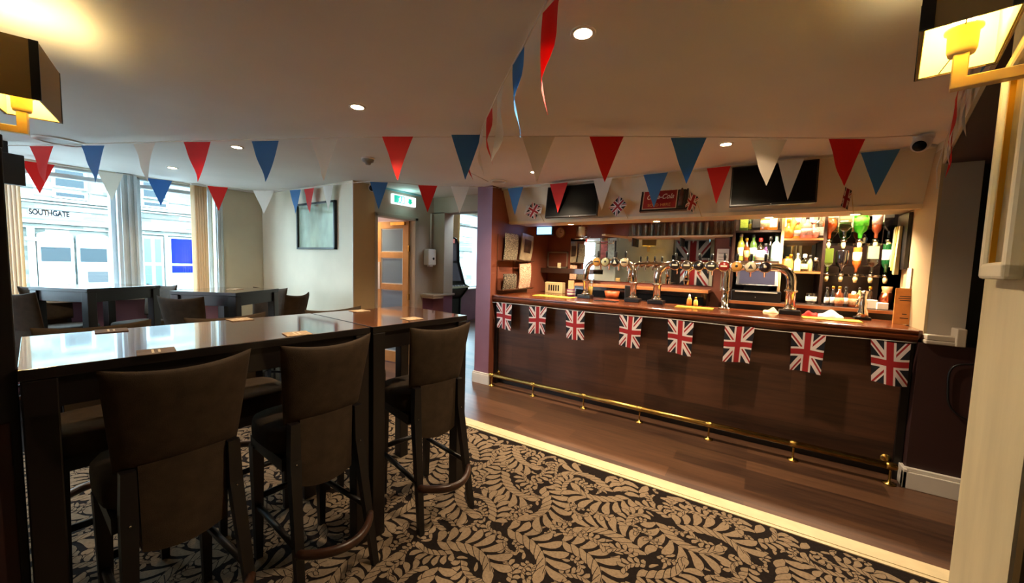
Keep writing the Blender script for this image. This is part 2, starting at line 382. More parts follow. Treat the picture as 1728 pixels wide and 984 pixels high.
def window(nm, y0, y1, z0, z1, tz, sillz=None, vbars=()):
    w = bpy.data.objects.new(nm, None); C.objects.link(w); w.location = (-6.12, (y0+y1)/2, z0); w['kind'] = 'structure'
    h = (y1-y0)/2; H = z1-z0; f = MB(); t = .045
    f.box(-.05, .06, -h, -h+t, 0, H); f.box(-.05, .06, h-t, h, 0, H); f.box(-.05, .06, -h, h, 0, t); f.box(-.05, .06, -h, h, H-t*.5, H)
    if tz: f.box(-.04, .05, -h, h, tz-z0-.022, tz-z0+.022)
    for vb in vbars: f.box(-.03, .04, vb-(y0+y1)/2-.015, vb-(y0+y1)/2+.015, 0, H)
    part('window_frame', f, M_frost, w, bev=.006)
    part('pane', MB().box(-.012, -.006, -h+.02, h-.02, .02, H-.02), M_pane, w)
    return w
window('window_1', -.6, 1.155, .95, 2.29, 2.20); window('window_2', 1.317, 2.04, .95, 2.29, 2.20); window('window_3', 6.75, 7.65, .8, 2.6, 2.3)
# mullion post, sills, trims
mu = MB().box(-6.2, -5.985, 1.15, 1.32, .92, 2.303); mu.box(-5.985, -5.965, 1.18, 1.21, .95, 2.303); mu.box(-5.985, -5.96, 1.235, 1.26, .95, 2.303); mu.box(-5.985, -5.965, 1.285, 1.31, .95, 2.303)
struct('trim_2', mu, M_frost, .005)
struct('trim_3', MB().box(-6.02, -5.86, -1.2, 2.10, .905, .945), M_white, .008)
tr = MB().box(-6.01, -5.955, 2.04, 2.125, .945, 2.303); tr.box(-5.955, -5.94, 2.055, 2.075, .945, 2.303); tr.box(-5.955, -5.94, 2.095, 2.11, .945, 2.303)
struct('trim_4', tr, M_frost, .004)
struct('trim_5', MB().box(-6.02, -5.9, 6.6, 7.8, .77, .80), M_white, .006)
# picture wall block + lobby
pw = MB().box(-6.2, -3.87, 2.615, 2.62, 0, CZ); pw.k = 1; pw.box(-6.2, -3.872, 2.62, 2.80, 0, CZ); pw.box(-4.0, -3.87, 2.62, 2.905, 0, CZ)
struct('wall_north', pw, [M_cream, M_tan])
struct('trim_6', MB().box(-3.875, -3.866, 2.611, 2.625, 0, CZ), M_white)
dw = MB().box(-4.0, -3.87, 2.905, 3.56, 1.995, CZ); dw.box(-4.0, -3.87, 3.56, 3.87, 0, CZ); dw.box(-4.0, -3.66, 3.87, 4.05, .97, 2.1)
dw.k = 1; dw.box(-4.0, -3.66, 3.87, 4.05, 0, .97); dw.box(-3.868, -3.864, 3.68, 3.87, 0, .955)
dw.k = 0; dw.box(-4.0, -2.78, 3.87, 4.05, 2.09, CZ)
struct('wall_north', dw, [M_grey, M_purple])
dr = MB().box(-3.88, -3.63, 3.64, 3.87, .955, .985); dr.box(-4.02, -3.63, 3.84, 4.07, .955, .985); dr.box(-3.88, -3.645, 3.66, 3.86, .925, .955)
struct('trim_7', dr, M_grey, .005)
lb = MB().box(-6.2, -4.0, 4.0, 4.1, 0, 2.7); lb.box(-6.2, -3.9, 2.62, 4.1, 2.35, 2.4); lb.k = 1; lb.box(-5.9, -4.0, 3.985, 4.0, 0, 1.35); lb.k = 0; lb.box(-6.2, -4.0, 2.80, 2.86, 0, 2.4)
struct('wall_north', lb, [mat('pink_lobby_wall', (232, 205, 196), .7, noise=.03, nscale=4), M_purple])
# back parts of the shell
sh = MB().box(-6.4, -2.6, 8.1, 8.2, 0, 2.8); sh.box(-2.8, -2.62, 4.9, 8.2, 0, 2.8)
struct('wall_north', sh, M_cream)
# plum pillar and magazine wall
pp = MB().box(-2.80, -2.60, 3.52, 3.525, 0, CZ); pp.box(-2.81, -2.80, 3.52, 5.0, 0, CZ); pp.k = 1; pp.box(-2.80, -2.60, 3.525, 5.2, 0, CZ)
struct('wall_west', pp, [M_purple, M_brownred])  # one plum paint; warm bar light is put into the red-brown sides
bs = MB().box(-2.825, -2.575, 3.497, 3.522, 0, .115); bs.box(-2.82, -2.58, 3.502, 3.522, .115, .135); bs.box(-2.825, -2.80, 3.50, 4.3, 0, .13)
struct('baseboard_west', bs, M_white, .004)
# bar back wall and right jamb
bw = MB().box(-2.6, 1.3, 4.9, 5.05, 0, 2.3); struct('wall_north', bw, M_brownred)
jb = MB().box(.945, 1.115, 3.60, 4.9, 1.0, 2.15); jb.k = 1; jb.box(.905, 3.2, 3.55, 4.9, 0, .985); jb.k = 2; jb.box(1.115, 3.2, 3.72, 4.9, .985, 2.15); jb.k = 3; jb.box(.93, .946, 3.60, 4.9, 1.0, 2.25)
struct('wall_east', jb, [M_grey, M_darkm, mat('black_green_door_paint', (20, 22, 12), .5, noise=.1, nscale=5), mat('warm_jamb_paint', (186, 164, 126), .6, noise=.04, nscale=6)])
dd = MB().box(.925, 1.075, 3.52, 3.602, .985, 1.01); dd.box(.93, 1.07, 3.53, 3.60, 1.01, 1.045); dd.box(1.055, 1.10, 3.51, 3.72, .985, 1.10)
struct('trim_8', dd, M_grey, .006)
bb = MB().box(.885, 3.2, 3.515, 3.552, 0, .115); bb.box(.89, 3.2, 3.525, 3.552, .115, .14); bb.box(.885, .907, 3.515, 3.66, 0, .13)
struct('baseboard_east', bb, M_white, .004)
# soffit above the bar, sloping face
sf = MB(); sf.prism([(3.72, CZ), (3.885, 1.918), (4.32, 1.918), (4.32, CZ)], 'x', -2.60, .932)
sf.k = 1; sf.prism([(3.868, 1.935), (3.878, 1.905), (3.93, 1.905), (3.93, 1.935)], 'x', -2.60, .932)
struct('ceiling', sf, [M_cream, mat('cream_gloss_moulding', (232, 214, 176), .4, noise=.02, nscale=9)])
tm = MB().tube([(-2.595, 3.70, 2.29), (-1.5, 3.712, 2.293), (.92, 3.70, 2.29)], .012, 8); struct('trim_9', tm, M_cream)
# south and east walls behind the camera (seen in the mirrors)
so = MB().box(-6.4, -5.9, -3.2, -3.05, 0, CZ); so.box(-4.9, 1.0, -3.2, -3.05, 0, CZ); so.box(-5.9, -4.9, -3.2, -3.05, 0, .9); so.box(-5.9, -4.9, -3.2, -3.05, 2.25, CZ); so.box(1.0, 3.2, -3.2, -3.05, 0, CZ)
struct('wall_south', so, M_cream)
struct('wall_east', MB().box(3.1, 3.3, -3.2, 4.9, 0, CZ), M_cream)
wf = bpy.data.objects.new('window_5', None); C.objects.link(wf); wf.location = (-5.4, -3.1, .9); wf['kind'] = 'structure'
part('window_frame', MB().box(-.5, -.45, -.05, .05, 0, 1.35).box(.45, .5, -.05, .05, 0, 1.35).box(-.5, .5, -.05, .05, 0, .06).box(-.5, .5, -.05, .05, .85, .9), M_white, wf)
part('curtain', MB().box(-.45, -.1, .06, .07, 0, 1.35), cloth('pink_curtain', (226, 120, 150), .6), wf)
# leaning pier on the right with brown side
A, B_, Cc, D_ = (.55, 1.69), (.432, 1.10), (.80, 1.02), (.92, 1.61)
pr_ = MB(); pr_.prism([A, B_, Cc, D_], 'z', 0, CZ)
pr_.k = 1; pr_.prism([(.436, 1.096), (.80, 1.016), (1.5, .9), (1.5, .88), (.44, 1.085)], 'z', 0, CZ)
struct('wall_east', pr_, [mat('distressed_cream_paint', (206, 194, 160), .6, noise=.1, nscale=7, stretch=(1, 1, .25), bump=.6, bscale=60), mat('brown_wallpaper', (86, 64, 24), .7, noise=.15, nscale=12)])
# dark partition on the left
lp = MB().box(-1.79, -1.72, -.7, .117, 0, 1.70); lp.box(-1.79, -1.715, -.7, .119, 1.70, 1.735); lp.k = 1; lp.box(-1.722, -1.716, -.7, .10, .08, .95)
single('booth_partition', lp, [mat('near_black_wood', (18, 11, 10), .5, noise=.2, nscale=6), M_darkm], 'near-black booth partition with maroon lower panel at the left end of the tall table', 'partition', bev=.004)
struct('wall_south', MB().box(-3.2, -1.80, -.25, -.05, 0, CZ), M_cream)

# ---------------------------------------------------------------- street outside
K = 1.6
def fp(y, z): return (y*K, 1.43+(z-1.43)*K)
FX = -13*K
M_stone = wood_planks('pale_sandstone', (226, 220, 200), (186, 176, 152), .7, .22, .8, 0, 'xz', var=.6)
M_stone2 = mat('smooth_cream_stone', (112, 113, 105), .8, noise=.06, nscale=2)
fb = thing('stone_building', 'pale sandstone terrace building across the street seen through the windows', 'building', (FX, 0, -1.0))
def fbox(mb, y0, y1, z0, z1, d0, d1):
    a, b = fp(y0, z0), fp(y1, z1); mb.box(d0, d1, a[0], b[0], a[1]+1.0, b[1]+1.0)
w_ = MB(); w_.box(-1, 0, -10, 40, 0, 9); part('wall', w_, wood_planks('sandstone_courses', (112, 113, 104), (58, 62, 56), .55, .16, .85, 0, 'yz', var=.5), fb)
tr_ = MB()
for z0, z1, d in ((2.50, 2.56, .12), (2.44, 2.47, .08), (2.00, 2.07, .15), (1.90, 1.93, .08), (3.4, 3.5, .15)): fbox(tr_, -6, 24, z0, z1, 0, d)
part('string_course', tr_, M_stone2, fb)
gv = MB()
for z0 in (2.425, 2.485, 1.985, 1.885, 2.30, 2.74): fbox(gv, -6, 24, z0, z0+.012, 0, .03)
part('shadow_gap_strip', gv, mat('painted_shadow_gap', (44, 48, 46), .9, noise=.3, nscale=4), fb)  # dark strips stand in for shadow gaps around the string courses
M_dkw = mat('street_window_glass', (34, 42, 45), .5, spec=.15); M_sash = mat('white_sash_paint', (136, 142, 142), .5)
def fwin(y0, y1, z0, z1, gm=None, bars=1):
    f = MB(); fbox(f, y0-.04, y1+.04, z0-.04, z1+.04, 0, .10); wo = part('window', f, M_sash, fb)
    g = MB(); n = bars
    for i in range(n): fbox(g, y0+(y1-y0)*i/n+.012, y0+(y1-y0)*(i+1)/n-.012, z0, z1, .10, .115)
    part('pane', g, gm or M_dkw, wo)
for y in (-1.1, 1.54, 2.95, 4.4, 6.2): fwin(y, y+.44, 2.84, 3.20); fwin(y, y+.44, 2.62, 2.70)
def arch(y0, y1, z0, zs, zt):
    pts = [fp(y0, z0)] + [fp((y0+y1)/2-(y1-y0)/2*math.cos(a), zs+(zt-zs)*math.sin(a)**.7) for a in [PI*i/12 for i in range(13)]] + [fp(y1, z0)]
    m_ = MB(); m_.prism([(p[0], p[1]+1.0) for p in pts], 'x', 0, .16); return m_
for y0, y1 in ((1.24, 1.76), (1.80, 2.32)):
    part('shopfront_bay', arch(y0, y1, -.2, 1.72, 1.84), M_sash, fb)
    g = MB(); fbox(g, y0+.05, y1-.05, 1.19, 1.50, .16, .175); part('shop_window', g, M_dkw, fb)
g = MB(); fbox(g, 1.95, 2.27, .72, .97, .16, .19); part('poster_board', g, mat('dark_notice_board', (30, 34, 36), .5), fb)
for y in (1.17, 2.37): g = MB(); fbox(g, y-.05, y+.05, -.2, 1.9, 0, .2); fbox(g, y-.08, y+.08, 1.62, 1.70, 0, .26); part('stone_pilaster', g, M_stone2, fb)
M_ltblue = mat('pale_blue_glass', (38, 78, 98), .3); M_door = mat('royal_blue_door', (6, 18, 108), .9, spec=.1)
g = MB(); fbox(g, 2.86, 3.30, .4, 1.86, 0, .08); part('window_surround', g, M_sash, fb)
g = MB(); fbox(g, 2.93, 3.06, 1.2, 1.80, .08, .10); fbox(g, 3.13, 3.25, 1.2, 1.80, .08, .10); fbox(g, 2.93, 3.06, .5, 1.12, .08, .10); fbox(g, 3.13, 3.25, .5, 1.12, .08, .10); part('shop_window', g, M_ltblue, fb)
g = MB(); fbox(g, 3.40, 3.92, -.2, 1.86, 0, .06); part('door_surround', g, M_sash, fb)
g = MB(); fbox(g, 3.46, 3.90, 1.18, 1.83, .06, .09); fbox(g, 3.46, 3.90, .93, 1.12, .06, .09); part('door', g, M_door, fb)
for y in (3.35, 3.98): g = MB(); fbox(g, y-.03, y+.03, -.2, 1.9, 0, .18); part('stone_pilaster', g, M_stone2, fb)
for y in (5.0, 7.2, 9.5, 12): fwin(y, y+1.2, .9, 1.7, bars=2)
for y in (13.8, 15.2, 16.4): fwin(y, y+.8, 2.8, 3.2, mat('pale_shop_glass', (120, 152, 148), .7), bars=2); fwin(y, y+.8, .8, 1.9, mat('pale_shop_glass', (120, 152, 148), .7), bars=2)
g = MB(); fbox(g, 13.4, 17.5, 2.03, 2.2, 0, .3); part('green_fascia', g, mat('green_shop_fascia', (18, 84, 58), .5), fb)
sg = thing('street_sign', 'white street name plate reading SOUTHGATE on the stone wall across the street', 'sign', (FX+.02, 1.45*K, 1.43+.80*K))
part('plate', MB().box(-.01, .01, -.46, .46, -.10, .10), mat('white_sign_enamel', (160, 164, 162), .4), sg)
text('lettering', 'SOUTHGATE', .25, sg, (.016, 0, 0), (PI/2, 0, PI/2), mat('black_enamel_letters', (8, 8, 10), .8, spec=.1), .006, sx=.62, bold=.012)
gr = MB().box(-30, -6.3, -20, 40, -1.1, -1.0); struct('floor', gr, mat('pale_road', (110, 110, 108), .9, noise=.1, nscale=1))

# ---------------------------------------------------------------- bar counter
bc = thing('bar_counter', 'long dark wooden bar counter with polished mahogany top behind the brass foot rail', 'bar counter', (-.85, 3.85, 0))
def lx(x): return x+.85
def ly(y): return y-3.85
part('front_panel', MB().box(lx(-2.59), lx(.89), ly(3.65), ly(3.70), .10, .985), M_barfront, bc)
part('plinth', MB().box(lx(-2.59), lx(.89), ly(3.685), ly(3.72), 0, .10), M_leg, bc)
part('corner_post', MB().box(lx(.86), lx(.90), ly(3.62), ly(3.70), 0, .985), M_leg, bc); part('corner_post', MB().box(lx(-2.598), lx(-2.555), ly(3.62), ly(3.70), 0, .985), M_leg, bc)
prof = [(3.575, .982), (3.562, 1.0), (3.558, 1.02), (3.565, 1.035), (3.556, 1.045), (3.558, 1.058), (3.57, 1.064), (4.16, 1.064), (4.16, 1.03), (3.70, 1.03), (3.70, .982)]
ct = MB().prism([(ly(a), b) for a, b in prof], 'x', lx(-2.598), lx(.902)); ct.box(lx(.902), lx(.93), ly(3.61), ly(4.16), 1.0, 1.06)
part('countertop', ct, M_counter, bc, bev=.002)
part('back_panel', MB().box(lx(-2.59), lx(.89), ly(4.08), ly(4.12), 0, 1.03), M_leg, bc)
# foot rail
fr = thing('foot_rail', 'brass foot rail on seven short floor brackets along the bar front', 'rail', (-.85, 3.52, 0))
part('rail_tube', MB().tube([(lx(-2.55), 0, .128), (lx(.82), 0, .128)], .0235, 16), M_brass, fr)
for i, x in enumerate((-2.545, -1.99, -1.405, -.853, -.281, .293, .825)):
    b = MB().lathe([(0, .012), (.036, .006), (.036, 0), (.034, .009), (.012, .014), (.007, .03), (.007, .10)], (lx(x), 0, 0), 16)
    b.lathe([(0, -.034), (.022, -.032), (.026, -.012), (.0265, 0), (.026, .012), (.022, .032), (0, .034)], (lx(x), 0, .128), 16, 'x')
    if i in (0, 6): b.tube([(lx(x), 0, .128), (lx(x), .13, .128)], .008, 8); b.lathe([(0, -.004), (.03, -.004), (.03, .004), (0, .004)], (lx(x), .128, .128), 16, 'y')
    part('bracket', b, M_brass, fr)
# union flags strung below the counter
FZ = .972
def sagz(x):
    return FZ
single('flag_string', MB().tube([(x, 3.543, FZ+.004-.0*0+.006*math.sin((x+2.6)*4)) for x in [(-2.58+i*3.47/24) for i in range(25)]], .0025, 6), M_string, 'thin white ribbon along the bar front that the small national flags hang from', 'ribbon')
fdesc = ['first union flag on the bar front, beside the plum pillar', 'second union flag from the plum pillar on the bar front', 'third union flag from the plum pillar, below the left end of the counter towel', 'fourth union flag on the bar front, below the first black beer font base', 'fifth union flag on the bar front, left of the bar middle under the sauce bottles', 'sixth union flag on the bar front, below the till', 'seventh union flag on the bar front, second from the right end', 'largest-looking union flag, at the right end of the bar front']
for i, x in enumerate((-2.415, -1.975, -1.545, -.985, -.555, -.115, .325, .765)):
    rr = random.Random(i*5+1); ph = rr.random()*6; am = .006+.006*rr.random(); tw = (rr.random()-.5)*.03; narrow = 1-.12*rr.random()
    def fn(u, v, ph=ph, am=am, tw=tw, nw=narrow): return ((u-.5)*.20*(nw+.1*v)+tw*(1-v), -.003+am*math.sin(u*5+ph)*(1-v)-.004*(1-v), -.292*(1-v)+.006*math.sin(u*4+ph))
    o = link('union_flag', uvgrid('union_flag', fn, 14, 12, M_uj), None, (x, 3.543, FZ+.003)); tag(o, fdesc[i], 'flag', 'union flags along the bar front')

# ---------------------------------------------------------------- beer fonts
def font(name, label, x0, x1, y, badges, zt=1.462, r=.034, mid=None):
    t = thing(name, label, 'beer font', ((x0+x1)/2, y, 1.064)); cx = (x0+x1)/2; a = x0-cx; b = x1-cx; h = zt-1.064; R = .12
    pts = [(a, 0, .02), (a, 0, h-R)]+[(a+R-R*math.cos(q), 0, h-R+R*math.sin(q)) for q in [PI/2*i/6 for i in range(1, 7)]]
    pts += [(b-R+R*math.sin(q), 0, h-R+R*math.cos(q)) for q in [PI/2*i/6 for i in range(0, 7)]]+[(b, 0, .02)]
    part('pipe', MB().tube(pts, r, 20), M_chrome, t)
    for s in (a, b):
        part('base', MB().box(s-.075, s+.075, -.06, .06, .002, .038), M_black, t, bev=.004)
        for z in (.05, .20): part('collar', MB().lathe([(r, -.012), (r+.012, -.008), (r+.012, .008), (r, .012)], (s, 0, z), 20), M_chrome, t)
    if mid is not None:
        part('middle_column', MB().lathe([(0, 0), (.05, 0), (.05, .015), (.03, .02), (.03, .16), (.04, .19), (.028, .21), (.028, h)], (mid-cx, .0, .002), 18), M_chrome, t)
    for bx, colr, face, tapped in badges:
        px = bx-cx
        q = MB().lathe([(0, 0), (.047, 0), (.050, .006), (.050, .016), (.044, .020), (0, .020)], (px, -r-.004, h-.002), 22, 'y'); ring = part('badge', q, M_chrome, t)
        d = MB().lathe([(0, 0), (.042, 0), (.041, .004), (0, .004)], (px, -r-.024, h-.002), 22, 'y'); part('badge_face', d, mat('badge_'+'_'.join(map(str, colr)), colr, .3, coat=.5), ring)
        e = MB()
        if face == 0: e.box(px-.026, px+.026, -r-.030, -r-.027, h-.008, h+.006)
        elif face == 1: e.prism([(px-.02, h-.018), (px+.02, h-.018), (px, h+.022)], 'y', -r-.030, -r-.027)
        else: e.lathe([(0, 0), (.018, 0), (0, .003)], (px, -r-.027, h+.002), 14, 'y')
        part('badge_mark', e, mat('badge_mark_cream', (236, 224, 190), .4) if sum(colr) < 400 else M_ink, ring)
        hd = MB().tube([(px, .0, h), (px, -.01, h+.05)], .008, 8).lathe([(0, 0), (.009, 0), (.013, .05), (.010, .07), (0, .072)], (px, -.01, h+.045), 12)
        part('tap_handle', hd, M_black, t)
        part('tap_spout', MB().tube([(px, r, h-.01), (px, r+.045, h-.02), (px, r+.05, h-.09)], .009, 8), M_chrome, t)
    return t
GD = (206, 150, 70); GR = (186, 186, 140); BK = (22, 22, 24); RD = (140, 34, 28)
font('beer_font', 'smaller arched chrome beer font with two black bases at the left of the bar', -1.635, -1.105, 4.02, [(-1.50, GD, 0, 1), (-1.405, GR, 2, 1), (-1.30, BK, 1, 1), (-1.20, (214, 196, 150), 0, 1)], 1.478, .031)
font('beer_font', 'long arched chrome beer font with eight round badges in the middle of the bar', -.865, .225, 4.0, [(-.70, BK, 0, 1), (-.595, (60, 52, 46), 0, 1), (-.492, BK, 2, 1), (-.388, (40, 40, 40), 0, 1), (-.284, RD, 0, 1), (-.185, GD, 2, 1), (-.078, (224, 206, 170), 1, 1), (.028, (26, 16, 24), 2, 1)], 1.462, .036, mid=-.26)
# hand pull on the right
hp = thing('chrome_tap', 'small standing chrome beer tap on the right end of the bar beside the card menu', 'beer tap', (.70, 4.06, 1.064))
part('base', MB().box(-.05, .05, -.04, .04, .001, .02), M_black, hp, bev=.003)
part('body', MB().lathe([(0, .02), (.04, .02), (.034, .06), (.022, .09), (.026, .13), (.018, .16), (.020, .20), (.026, .225), (0, .235)], n=18), M_chrome, hp)
part('spout', MB().tube([(0, 0, .17), (-.03, -.03, .18), (-.045, -.05, .13), (-.045, -.05, .10)], .010, 8), M_chrome, hp)
# card menu
cm = thing('menu_card', 'orange-brown card box menu standing at the right end of the bar', 'menu', (.905, 3.93, 1.065), -.12)
part('card', MB().hexa([(-.055, -.03, 0), (.055, -.03, 0), (.055, .03, 0), (-.055, .03, 0)], [(-.055, -.006, .265), (.055, -.006, .265), (.055, .006, .265), (-.055, .006, .265)]), mat('kraft_orange_card', (190, 122, 54), .6, noise=.08, nscale=30), cm)
pl = MB()
for z, w in ((.205, .032), (.19, .038), (.175, .03), (.075, .012), (.045, .022)):
    yq = -.03+.024*z/.265-.0012; pl.box(-w, w, yq-.0004, yq+.0006, z-.003, z+.003)
part('print', pl, M_ink, cm)
# towels, mats, cups
TY = mat('yellow_bar_towel', (214, 178, 60), .85, noise=.15, nscale=20, bump=.5, bscale=300)
def slab(nm, lab, cat, x0, x1, y0, y1, z, t, m_, rz=0, group=None):
    cx, cy = (x0+x1)/2, (y0+y1)/2; b = MB(); hx, hy = (x1-x0)/2, (y1-y0)/2
    b.prism([(-hx, -hy), (hx, -hy), (hx, hy), (-hx, hy)], 'z', 0, t)
    return single(nm, b, m_, lab, cat, (cx, cy, z), rz, group, bev=min(.003, t*.4))
slab('bar_towel', 'yellow bar towel on the left end of the counter by the tall beer glass', 'towel', -2.20, -1.72, 3.80, 3.98, 1.0645, .006, TY, -.05)
slab('bar_towel', 'yellow bar towel on the counter in front of the two small sauce bottles', 'towel', -.66, -.34, 3.80, 3.98, 1.0645, .006, TY, .03)
slab('bar_towel', 'yellow bar towel on the right of the counter before the small chrome tap', 'towel', .30, .66, 3.76, 3.90, 1.0645, .006, TY, .02)
slab('drip_mat', 'flat dark rubber mat on the counter between the two beer fonts', 'mat', -1.45, -1.22, 3.80, 3.92, 1.0645, .005, M_leg)
# receipts holder cup, pint glass, rack box, sauce bottles
cu = thing('card_cup', 'striped purple and white cup holding beige cards beside the left beer font', 'cup', (-1.82, 4.04, 1.065))
part('cup', MB().lathe([(0, 0), (.042, 0), (.046, .02), (.046, .09), (.042, .09), (.042, .004)], n=20), mat('plum_cup', (110, 40, 90), .4), cu)
part('stripe', MB().lathe([(.0468, .028), (.0472, .03), (.0472, .045), (.0468, .047)], n=20).lathe([(.0468, .062), (.0472, .064), (.0472, .076), (.0468, .078)], n=20), M_white, cu)
part('cards', MB().box(-.035, .035, -.012, .0, .01, .19).box(-.030, .034, .002, .014, .01, .175), mat('beige_card', (226, 190, 128), .6, noise=.15, nscale=60), cu)
bg = thing('beer_glass', 'tall pint glass half full of amber liquid behind the left beer font', 'glass', (-1.63, 4.125, 1.065))
part('glass_body', MB().lathe([(.030, 0), (.031, .002), (.040, .16), (.042, .20)], n=20), M_clear, bg)
part('beer', MB().lathe([(0, .006), (.028, .006), (.036, .13), (0, .13)], n=20), mat('amber_beer', (222, 176, 70), .2, coat=.5), bg)
sb = thing('sauce_bottle', 'taller small orange sauce bottle with white cap on the bar, left of its pair', 'sauce bottle', (-.575, 4.10, 1.065))
part('bottle', MB().lathe([(0, 0), (.022, 0), (.024, .02), (.022, .06), (.012, .08), (0, .08)], n=16), mat('orange_sauce', (226, 130, 50), .3), sb)
part('cap', MB().lathe([(0, .08), (.013, .08), (.010, .10), (.004, .115), (0, .115)], n=14), M_white, sb)
s2 = thing('sauce_bottle', 'shorter small yellow sauce bottle with gold cap on the bar, right of its pair', 'sauce bottle', (-.515, 4.09, 1.065))
part('bottle', MB().lathe([(0, 0), (.019, 0), (.021, .02), (.018, .05), (.010, .065), (0, .065)], n=16), mat('yellow_sauce', (230, 190, 90), .3), s2)
part('cap', MB().lathe([(0, .065), (.011, .065), (.009, .085), (0, .088)], n=14), M_gold, s2)
def crumple(nm, lab, cat, loc, sx, sy, h, m_, seed):
    r2 = random.Random(seed); ph = [r2.random()*6 for _ in range(6)]
    def fn(u, v):
        x = (u-.5)*sx; y = (v-.5)*sy; e = (math.sin(PI*u)*math.sin(PI*v))**.4
        return (x*(.9+.1*math.sin(v*7+ph[0])), y*(.9+.1*math.sin(u*6+ph[1])), h*e*(.55+.25*math.sin(u*9+ph[2])+.2*math.sin(v*8+u*4+ph[3])))
    b = MB().grid(fn, 22, 16); b.box(-sx*.4, sx*.4, -sy*.4, sy*.4, 0, .003)
    return single(nm, b, m_, lab, cat, loc)
crumple('bar_cloth', 'crumpled cream cloth beside the right base of the long beer font', 'cloth', (.10, 4.02, 1.065), .13, .09, .05, mat('cream_cotton', (226, 204, 156), .9, bump=.5, bscale=200), 4)
crumple('bar_cloth', 'crumpled red cloth on the bar to the right of the long beer font', 'cloth', (.37, 4.05, 1.065), .11, .08, .05, mat('red_cotton', (200, 38, 26), .9, bump=.5, bscale=200), 5)
crumple('bar_cloth', 'white towel bundle with red edge on the bar next to the red cloth', 'cloth', (.50, 4.06, 1.065), .18, .09, .06, mat('white_cotton', (238, 230, 214), .9, bump=.5, bscale=200), 6)

# ---------------------------------------------------------------- back bar
M_unit = mat('back_bar_dark_wood', (44, 26, 18), .4, coat=.2, noise=.3, nscale=10, stretch=(.2, 1, 1))
M_ledge = mat('back_ledge_wood', (168, 106, 62), .3, coat=.4, noise=.2, nscale=8, stretch=(.2, 1, 1))
# wall mirror
single('wall_mirror', MB().box(-2.235, -.46, 4.885, 4.897, 1.235, 1.80), M_mirror, 'wide wall mirror behind the beer fonts reflecting the room and a large flag', 'mirror')
# lower counter below the mirror
lcn = thing('back_counter', 'low back counter with a light wooden ledge under the wide mirror', 'counter', (-1.45, 4.75, 0))
part('top', MB().box(-.61, .99, -.17, .13, 1.165, 1.20), M_ledge, lcn, bev=.004)
part('cabinet', MB().box(-.60, .97, -.12, .13, 0, 1.165), mat('black_fridge_front', (16, 14, 14), .2, coat=.5), lcn)
for i in range(3): part('fridge_door', MB().box(-.56+i*.52, -.10+i*.52, -.135, -.12, .25, 1.12), M_screen, lcn)
# bottled things in the fridge ledge : orange tub and black device
single('orange_tub', MB().lathe([(0, 0), (.075, 0), (.09, .09), (.085, .09), (.072, .006)], n=24), mat('terracotta_tub', (190, 84, 38), .5), 'round terracotta-orange tub behind the left beer font', 'tub', (-1.50, 4.53, 1.04))
# tub and device rest on a low shelf
slab('speed_rail_shelf', 'dark low shelf fixed behind the left beer font carrying the orange tub', 'shelf', -1.9, -1.1, 4.42, 4.578, 1.02, .02, M_unit)
single('card_reader', MB().hexa([(-.035, -.02, 0), (.035, -.02, 0), (.035, .02, 0), (-.035, .02, 0)], [(-.04, -.005, .17), (.04, -.005, .17), (.04, .03, .17), (-.04, .03, .17)]), M_black, 'black handheld card reader standing behind the left beer font', 'card reader', (-1.30, 4.50, 1.041), .3, bev=.006)
# hanging glass shelf above mirror with angled left end
hs = thing('glass_shelf', 'long pale-edged shelf above the wide mirror holding rows of upturned glasses', 'shelf', (-.85, 4.75, 1.785))
part('board', MB().prism([(-.55, -.05), (.60, -.05), (.60, .13), (-.55, .13)], 'z', 0, .018), mat('pale_shelf_edge', (222, 200, 160), .4), hs)
part('angled_board', MB().prism([(-.55, -.05), (-.55, .13), (-.60, .13), (-.74, -.42), (-.68, -.46)], 'z', 0, .018), mat('pale_shelf_edge', (222, 200, 160), .4), hs)
for x in (-.5, .05, .55): part('bracket', MB().box(x-.006, x+.006, .0, .13, -.10, 0), M_leg, hs)
gl = thing('upturned_glass', 'tall clear glass standing upside down on the shelf above the mirror, leftmost', 'glass', (0, 0, 0), group='upturned glasses above the mirror')
part('bowl', MB().lathe([(.034, 0), (.033, .004), (.030, .13), (.028, .138), (0, .14)], n=14), M_clear, gl)
part('foot', MB().lathe([(0, .139), (.029, .139), (.029, .146), (0, .146)], n=14), M_clear, gl)
gx = [-1.36+.075*i for i in range(12)]
for i, x in enumerate(gx):
    for j, y in enumerate((4.72, 4.80)):
        if i in (5, 6) and j: continue
        lab = 'clear upturned glass on the shelf above the mirror, in the %s row' % ('front' if j == 0 else 'rear')
        if i == 0 and j == 0:
            gl.location = (x, y, 1.804); gl['label'] = lab; gl['group'] = 'front row of glasses above the mirror'
        else: dup(gl, (x, y, 1.804), 0, lab, ('front' if j == 0 else 'rear')+' row of glasses above the mirror')
# flutes with red ribbons at right end of the shelf
ft = thing('ribboned_glass', 'tall glass topped with red ribbon at the right end of the mirror shelf', 'glass', (-.44, 4.73, 1.804), group='ribboned glasses by the bottle shelves')
part('bowl', MB().lathe([(.030, 0), (.030, .004), (.026, .005), (.032, .15), (.031, .155)], n=14), M_clear, ft)
part('ribbon', MB().lathe([(.02, .15), (.036, .155), (.03, .175), (.038, .185), (.02, .2), (0, .2)], n=9), mat('red_tinsel_ribbon', (224, 74, 52), .4, noise=.8, nscale=90), ft)
for x in (-.385, -.33, -.275): dup(ft, (x, 4.73, 1.804), x)
